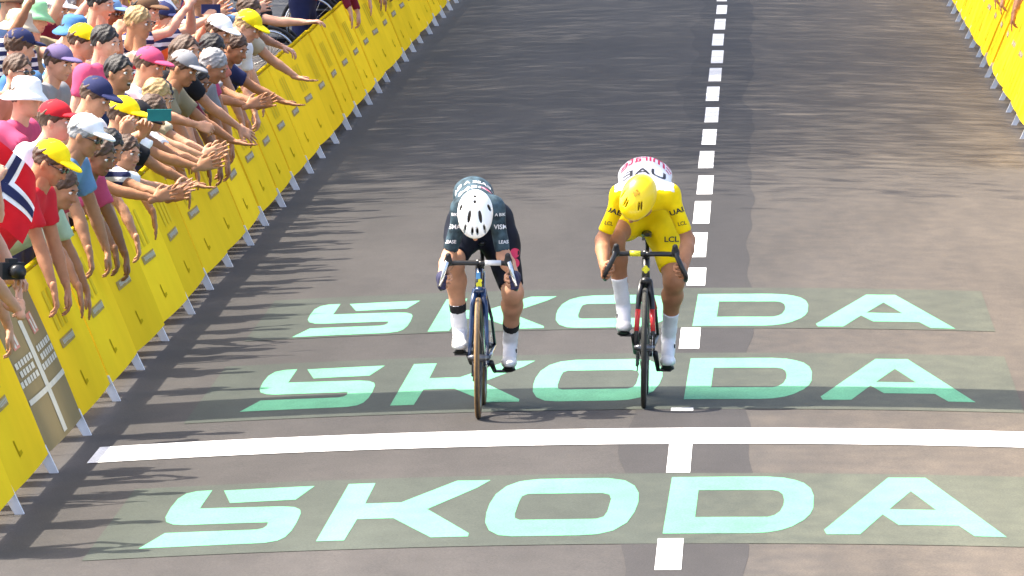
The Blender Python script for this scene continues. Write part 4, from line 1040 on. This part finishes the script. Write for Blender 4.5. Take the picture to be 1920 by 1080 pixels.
# more arms and heads along the barrier and in the rows behind
FR = [
 (46.3, 1.42, 1.72, None, None, 'brown', 'blue', .6, 1, 'dang', 'nearest person in blue shirt, beyond the lower left edge'),
 (47.9, 1.40, 1.72, 'cap', 'grey', 'brown', 'khaki', .6, 1, 'dang', 'person in grey cap and khaki shirt left of the picture edge'),
 (49.5, 1.44, 1.74, None, None, 'brown', 'teal', .6, 0, 'bent', 'person in teal shirt beside the camera holder at the left edge'),
 (59.2, 1.20, 1.60, None, None, 'black', 'striped navy', .6, 1, 'clap', 'person in navy striped shirt crouching low beside the boy, clapping'),
 (62.9, 1.24, 1.64, None, None, 'brown', 'white', .6, 1, 'clap', 'tanned person in white shirt clapping low over the barrier'),
 (68.1, 1.22, 1.64, None, None, 'black', 'maroon', .6, 3, 'dang', 'brown skinned person in maroon shirt bending low, arms down'),
 (70.9, 1.26, 1.66, None, None, 'brown', 'grey', .6, 1, 'clap', 'brown haired person in grey shirt clapping over the barrier'),
 (73.3, 1.24, 1.66, None, None, 'brown', 'navy', .6, 1, 'reach', 'person in navy shirt reaching down just before the farthest yellow cap'),
 (99.4, 1.40, 1.72, None, None, 'brown', 'khaki', .6, 1, 'dang', 'tanned person in khaki shirt with arms over the far barrier'),
 (102.8, 1.38, 1.72, None, None, 'black', 'grey', .6, 1, 'reach', 'person in grey shirt reaching out over the far barrier'),
 (106.6, 1.40, 1.72, None, None, 'black', 'orange', .6, 3, 'dang', 'brown skinned person in orange shirt at the far barrier'),
 (113.0, 1.42, 1.74, None, None, 'brown', 'brown', .6, 1, 'dang', 'person in brown shirt, second from the end of the far barrier'),
 (54.7, 1.20, 1.60, None, None, 'brown', 'mint', .6, 1, 'dang', 'person in pale mint shirt half hidden behind the yellow cap, arms hanging'),
 (57.9, 1.22, 1.62, None, None, 'brown', 'pink', .6, 3, 'dang', 'brown skinned person in pink shirt beside the boy, arms hanging'),
 (61.6, 1.26, 1.64, 'cap', 'black', 'brown', 'black', .6, 1, 'reach', 'person in black cap and black shirt stretching a hand past the boy'),
 (65.2, 1.24, 1.62, None, None, 'black', 'orange', .6, 1, 'dang', 'black haired person in orange shirt bending low over the barrier'),
 # front row: w, head height, height, hat, hat colour, hair, shirt, sleeve, skin, pose, label
 (63.9, 1.30, 1.66, None, None, 'blond', 'cream', .6, 0, 'clap', 'fair haired person in cream shirt clapping over the barrier'),
 (66.4, 1.38, 1.72, 'cap', 'grey', 'brown', 'khaki', .6, 1, 'reach', 'person in grey cap stretching an open hand out over the barrier'),
 (69.9, 1.36, 1.74, None, None, 'black', 'pink', .6, 1, 'dang', 'black haired person in pink shirt with arms hanging over the barrier'),
 (71.9, 1.42, 1.76, 'cap', 'white', 'brown', 'salmon', .6, 0, 'dang', 'person in white cap and salmon shirt leaning over the barrier farther along'),
 (76.0, 1.42, 1.74, None, None, 'brown', 'cream', .6, 0, 'reach', 'person in cream shirt beyond the farthest yellow cap'),
 (79.0, 1.50, 1.78, None, None, 'brown', 'black', .6, 2, 'point', 'person in black short sleeves pointing a bare arm to the right'),
 (93.3, 1.46, 1.74, None, None, 'black', 'maroon', 1.5, 2, 'dang', 'person in dark maroon long sleeves hanging arms over beside the wheelchairs'),
 (97.4, 1.40, 1.72, None, None, 'brown', 'white', .6, 2, 'reach', 'person in white shirt stretching pale arms out beyond the wheelchairs'),
 (101.6, 1.42, 1.74, None, None, 'brown', 'brown', .6, 1, 'dang', 'tanned person in brown shirt with both arms over the far barrier'),
 (104.0, 1.36, 1.72, None, None, 'black', 'khaki', .6, 3, 'dang', 'dark skinned person in khaki shirt with arms over the far barrier'),
 (110.0, 1.44, 1.76, None, None, 'black', 'teal', .9, 1, 'bent', 'person in dark teal top with a bent elbow over the far barrier'),
 (116.0, 1.46, 1.74, 'cap', 'blue', 'brown', 'grey', .6, 0, 'dang', 'person in grey shirt, last leaning over the far left barrier')]
for w, z, H, hat, hc, hair, shirt, sl, sn, pose, lb in FR:
    u = -3.95 - .1 * random.random()
    if pose == 'clap': hs = clap(-3.52, w - .1, .86)
    elif pose == 'reach': hs = {'L': spec_at(-3.42, w + .30, .70, 'open', (1, .1, -.25), (-.2, 0, 1)), 'R': dang(w - .2, .05, .45, 'open')}
    elif pose == 'point': hs = {'R': spec_at(-3.62, w - .25, 1.22, 'relax', (1, -.1, .1), (0, 0, -1), (0, -.2, -1)), 'L': spec_at(-3.9, w + .3, 1.0, 'relax')}
    elif pose == 'bent': hs = {'R': spec_at(-3.75, w - .05, .80, 'relax', (-.2, .6, .5), (0, 0, -1), (1, -.4, -.3)), 'L': dang(w + .25, .0, .5)}
    else: hs = {'L': dang(w + .18 + .1 * random.random(), .04, .36 + .1 * random.random(), random.choice(['relax', 'open'])), 'R': dang(w - .2 - .1 * random.random(), .02, .4 + .12 * random.random(), random.choice(['relax', 'open']))}
    if z > 0: person((u, w, z), lb, H=H, hat=hat, hatc=hc, hair=hair, shirt=shirt, sleeve=sl, skin=sn, hands=hs, yaw=-.15 - .3 * random.random())
# rows behind: filled where nobody stands yet
names = []
shirts = ['striped navy', 'striped red', 'striped blue', 'black', 'black', 'brown', 'navy', 'sky', 'orange', 'maroon', 'teal', 'lime', 'cream', 'purple', 'green', 'red', 'white', 'khaki', 'blue', 'yellow', 'salmon', 'pink', 'grey', 'steel', 'mint']
hatcs = ['white', 'black', 'blue', 'grey', 'maroon', 'cream', 'khaki', 'brown', 'white', 'steel']
combos = set(); rw = random.Random(21); n_ = 0
for row, (u0, wa, wb, st) in enumerate(((-4.42, 46.5, 92, 1.25), (-4.85, 66.5, 91, 1.3), (-5.30, 70, 91, 1.45), (-5.75, 75, 91, 1.7), (-6.25, 80, 92, 2.1))):
    w = wa
    while w < wb:
        u = u0 + rw.uniform(-.12, .12); ww = w + rw.uniform(-.3, .3); w += st
        if (u > -5.05 and 79.5 < ww < 99) or (row == 0 and 52 < ww < 65.5): continue
        if any(abs(u - a) < .36 and abs(ww - b) < .55 for a, b in USED): continue
        USED.append((u, ww)); n_ += 1
        for _ in range(60):
            hat = rw.choice([None, None, None, 'cap', 'cap', 'bucket']); hc = rw.choice(hatcs); sh = rw.choice(shirts); hr = rw.choice(['brown', 'black', 'blond', 'grey'])
            key = (hat, hc if hat else hr, sh)
            if key not in combos: combos.add(key); break
        hd = (u, ww, rw.uniform(1.50, 1.64)); pose = rw.choice(['none', 'hold', 'up', 'hold', 'clap'] if row > 1 else ['none', 'hold', 'clap'])
        hs = clap(u + .38, ww - .05, hd[2] - .32 + rw.uniform(0, .3)) if pose == 'clap' else hold(hd, .32, .05, rw.uniform(-.1, .15)) if pose == 'hold' else {'R': spec_at(u + .15, ww - .25, hd[2] + .28, 'grip', (.1, 0, 1), (1, 0, 0), (.3, -1, -.4))} if pose == 'up' else None
        hk = 'long' if (not hat and rw.random() < .4) else 'short'
        lb = '%s in %s shirt in the %s row of spectators' % (('%s %s wearer' % (hc, 'cap' if hat == 'cap' else 'bucket hat')) if hat else ('%s%s haired person' % ('long ' if hk == 'long' else 'short ', hr)), sh, ['second', 'third', 'fourth', 'fifth', 'sixth'][row])
        person(hd, lb, fine=1.38, H=rw.uniform(1.66, 1.8), yaw=-.2 - .5 * rw.random(), hat=hat, hatc=hc, hair=hr, hairk=hk, shirt=sh, skin=rw.choice([0, 0, 1, 2, 2, 3]), hands=hs, mouth=rw.choice([0, 1]), legs=rw.choice(['navy', 'khaki', 'black', 'grey']), glasses=rw.random() < .3, look=(.8, -.55 + .3 * rw.random(), -.15))
# right-hand crowd
for w, z, sh, hat, hc, sn, lb in ((94.5, 1.40, 'orange', None, None, 1, 'nearest person behind the right barrier, in orange shirt'), (98.6, 1.42, 'black', 'cap', 'black', 0, 'person in black shirt hanging an arm over the right barrier'), (100.8, 1.38, 'white', None, None, 0, 'person in white shirt with arms over the right barrier'),
                                  (104.6, 1.42, 'red', 'cap', 'red', 2, 'person in red shirt behind the right barrier at the top corner'), (108.5, 1.40, 'khaki', None, None, 1, 'farthest person in khaki shirt behind the right barrier')):
    f = 5.12
    hs = {'R': {'at': (2.46, w + .2, .42), 'pose': 'open', 'dir': (-.18, 0, -1), 'palm': (1, 0, 0), 'pole': (.2, .2, .6)}, 'L': {'at': (2.42, w - .28, .46), 'pose': 'relax', 'dir': (-.18, 0, -1), 'palm': (1, 0, 0), 'pole': (.2, .2, .6)}}
    person((2.62, w, z), lb, yaw=math.pi + .2, base_z=.0, shirt=sh, hat=hat, hatc=hc, hair='black', skin=sn, hands=hs, look=(-.85, -.3, -.4), group='spectators behind the right barriers')

# phones and camera in hands
phone((-3.70, 59.55, 1.385), (.15, -1, .1), 'teal backed phone held out sideways beside the second yellow cap', case='teal')
phone((-4.09, 72.10, 1.58), (.35, -1, 0), 'dark blue phone held in front of the navy cap and orange shirt', case='navy')
phone((-5.0, 70.35, 1.57), (.35, -1, 0), 'grey phone held up under the pale green bucket hat', case='grey')
phone((-4.66, 73.95, 1.57), (.35, -1, 0), 'steel blue phone held up by the person in pink shirt', case='steel')
cm = empty('camera', (-3.93, 50.6, .99), 'black camera held over the barrier at the left edge', 'camera'); cm.rotation_euler = (0, 0, .5)
MB().box((0, 0, 0), (.065, .03, .045)).box((0, 0, .052), (.025, .025, .014)).build('camera_body', M_HOOD, cm); MB().tube([(0, -.03, 0), (0, -.06, 0), (0, -.11, 0)], [.034, .036, .038], 18).build('lens', M_BLK, cm, True)

# flag worn round the shoulders beside the yellow cap: red with a white-edged blue cross
fg = empty('flag', (-4.12, 53.0, 1.30), 'red flag with white and blue cross draped behind the yellow cap', 'flag')
def cloth(a0, a1, b0, b1, off, n=14):
    V = []; F = []; ca, sa = math.cos(.62), math.sin(.62)
    for j in range(n + 1):
        for i in range(n + 1):
            a = a0 + (a1 - a0) * i / n; b = b0 + (b1 - b0) * j / n
            x = a * ca + b * sa; z = -a * sa + b * ca            # cross turned on the shoulder
            th = (x + .10) / .24; y = -.20 * math.cos(th) + .018 * math.sin(x * 30 + z * 14) + .012 * math.sin(z * 26)
            V.append((.24 * math.sin(th) - .10, y - off, z))
    for j in range(n):
        for i in range(n): k = j * (n + 1) + i; F.append((k, k + 1, k + n + 2, k + n + 1))
    return V, F
for nm, rects, off, m in (('red_field', [(-.26, .26, -.19, .19)], 0, CL('flag red', (.55, .012, .02))), ('white_cross', [(-.26, .26, -.05, .05), (-.085, .015, .05, .19), (-.085, .015, -.19, -.05)], .005, cmat('white')), ('blue_cross', [(-.26, .26, -.024, .024), (-.059, -.011, .024, .19), (-.059, -.011, -.19, -.024)], .010, cmat('navy'))):
    m_ = MB()
    for r in rects: m_.add(*cloth(*r, off))
    m_.build(nm, m, fg, True)

# two wheelchairs on a low deck behind the barrier
dk = MB(); dk.box((-4.95, 93.0, .06), (.60, 7.0, .13)); tag(dk.build('viewing_deck', mat('weathered deck boards', (.22, .18, .13), .8, .2, 6, .2, 30)), kind='structure')
for w, lb in ((97.5, 'wheelchair behind the barrier, the farther of two'), (89.0, 'wheelchair behind the barrier, the nearer of two')):
    wcx = empty('wheelchair', (-4.50, w, .19), lb, 'wheelchair', 'wheelchairs behind the barrier')
    for y in (-.29, .29):
        a = MB(); a.torus((0, 0, 0), .295, .016, 44, 8)
        V = [(p[1], p[0] + y, p[2] + .31) for p in a.v]; o = MB().add(V, a.f).build('wheel', M_HOOD, wcx, True)
        a2 = MB(); a2.torus((0, 0, 0), .262, .011, 44, 8); MB().add([(p[1], p[0] + y * 1.12, p[2] + .31) for p in a2.v], a2.f).build('hand_rim', M_CHROME, o, True)
        sp = MB()
        for k in range(16): t = k * math.pi / 8; sp.tube([(0, y, .31), (.28 * math.cos(t), y, .31 + .28 * math.sin(t))], .002, 4)
        q = sp.build('wheel_spokes', M_CHROME, o); q['kind'] = 'stuff'
        c = MB(); c.torus((0, 0, 0), .07, .012, 24, 8); MB().add([(p[1] + .38, p[0] + y * .9, p[2] + .085) for p in c.v], c.f).build('caster', M_HOOD, wcx, True)
    m = MB()
    for y in (-.22, .22): m.tube([(-.22, y, .85), (-.18, y, .45), (.22, y, .45), (.36, y, .12)], .012, 8); m.tube([(-.18, y, .45), (-.05, y, .31), (.36, y, .2)], .012, 8); m.tube([(-.19, y, .62), (.16, y, .62), (.18, y, .45)], .012, 8); m.tube([(-.22, y, .85), (-.32, y, .86)], .014, 8)
    m.tube([(0, -.30, .31), (0, .30, .31)], .012, 8); m.build('frame', M_STEELD, wcx, True)
    MB().box((.02, 0, .475), (.21, .21, .025)).build('seat', cmat('black'), wcx); MB().box((-.205, 0, .67), (.02, .21, .19)).build('backrest', cmat('black'), wcx)
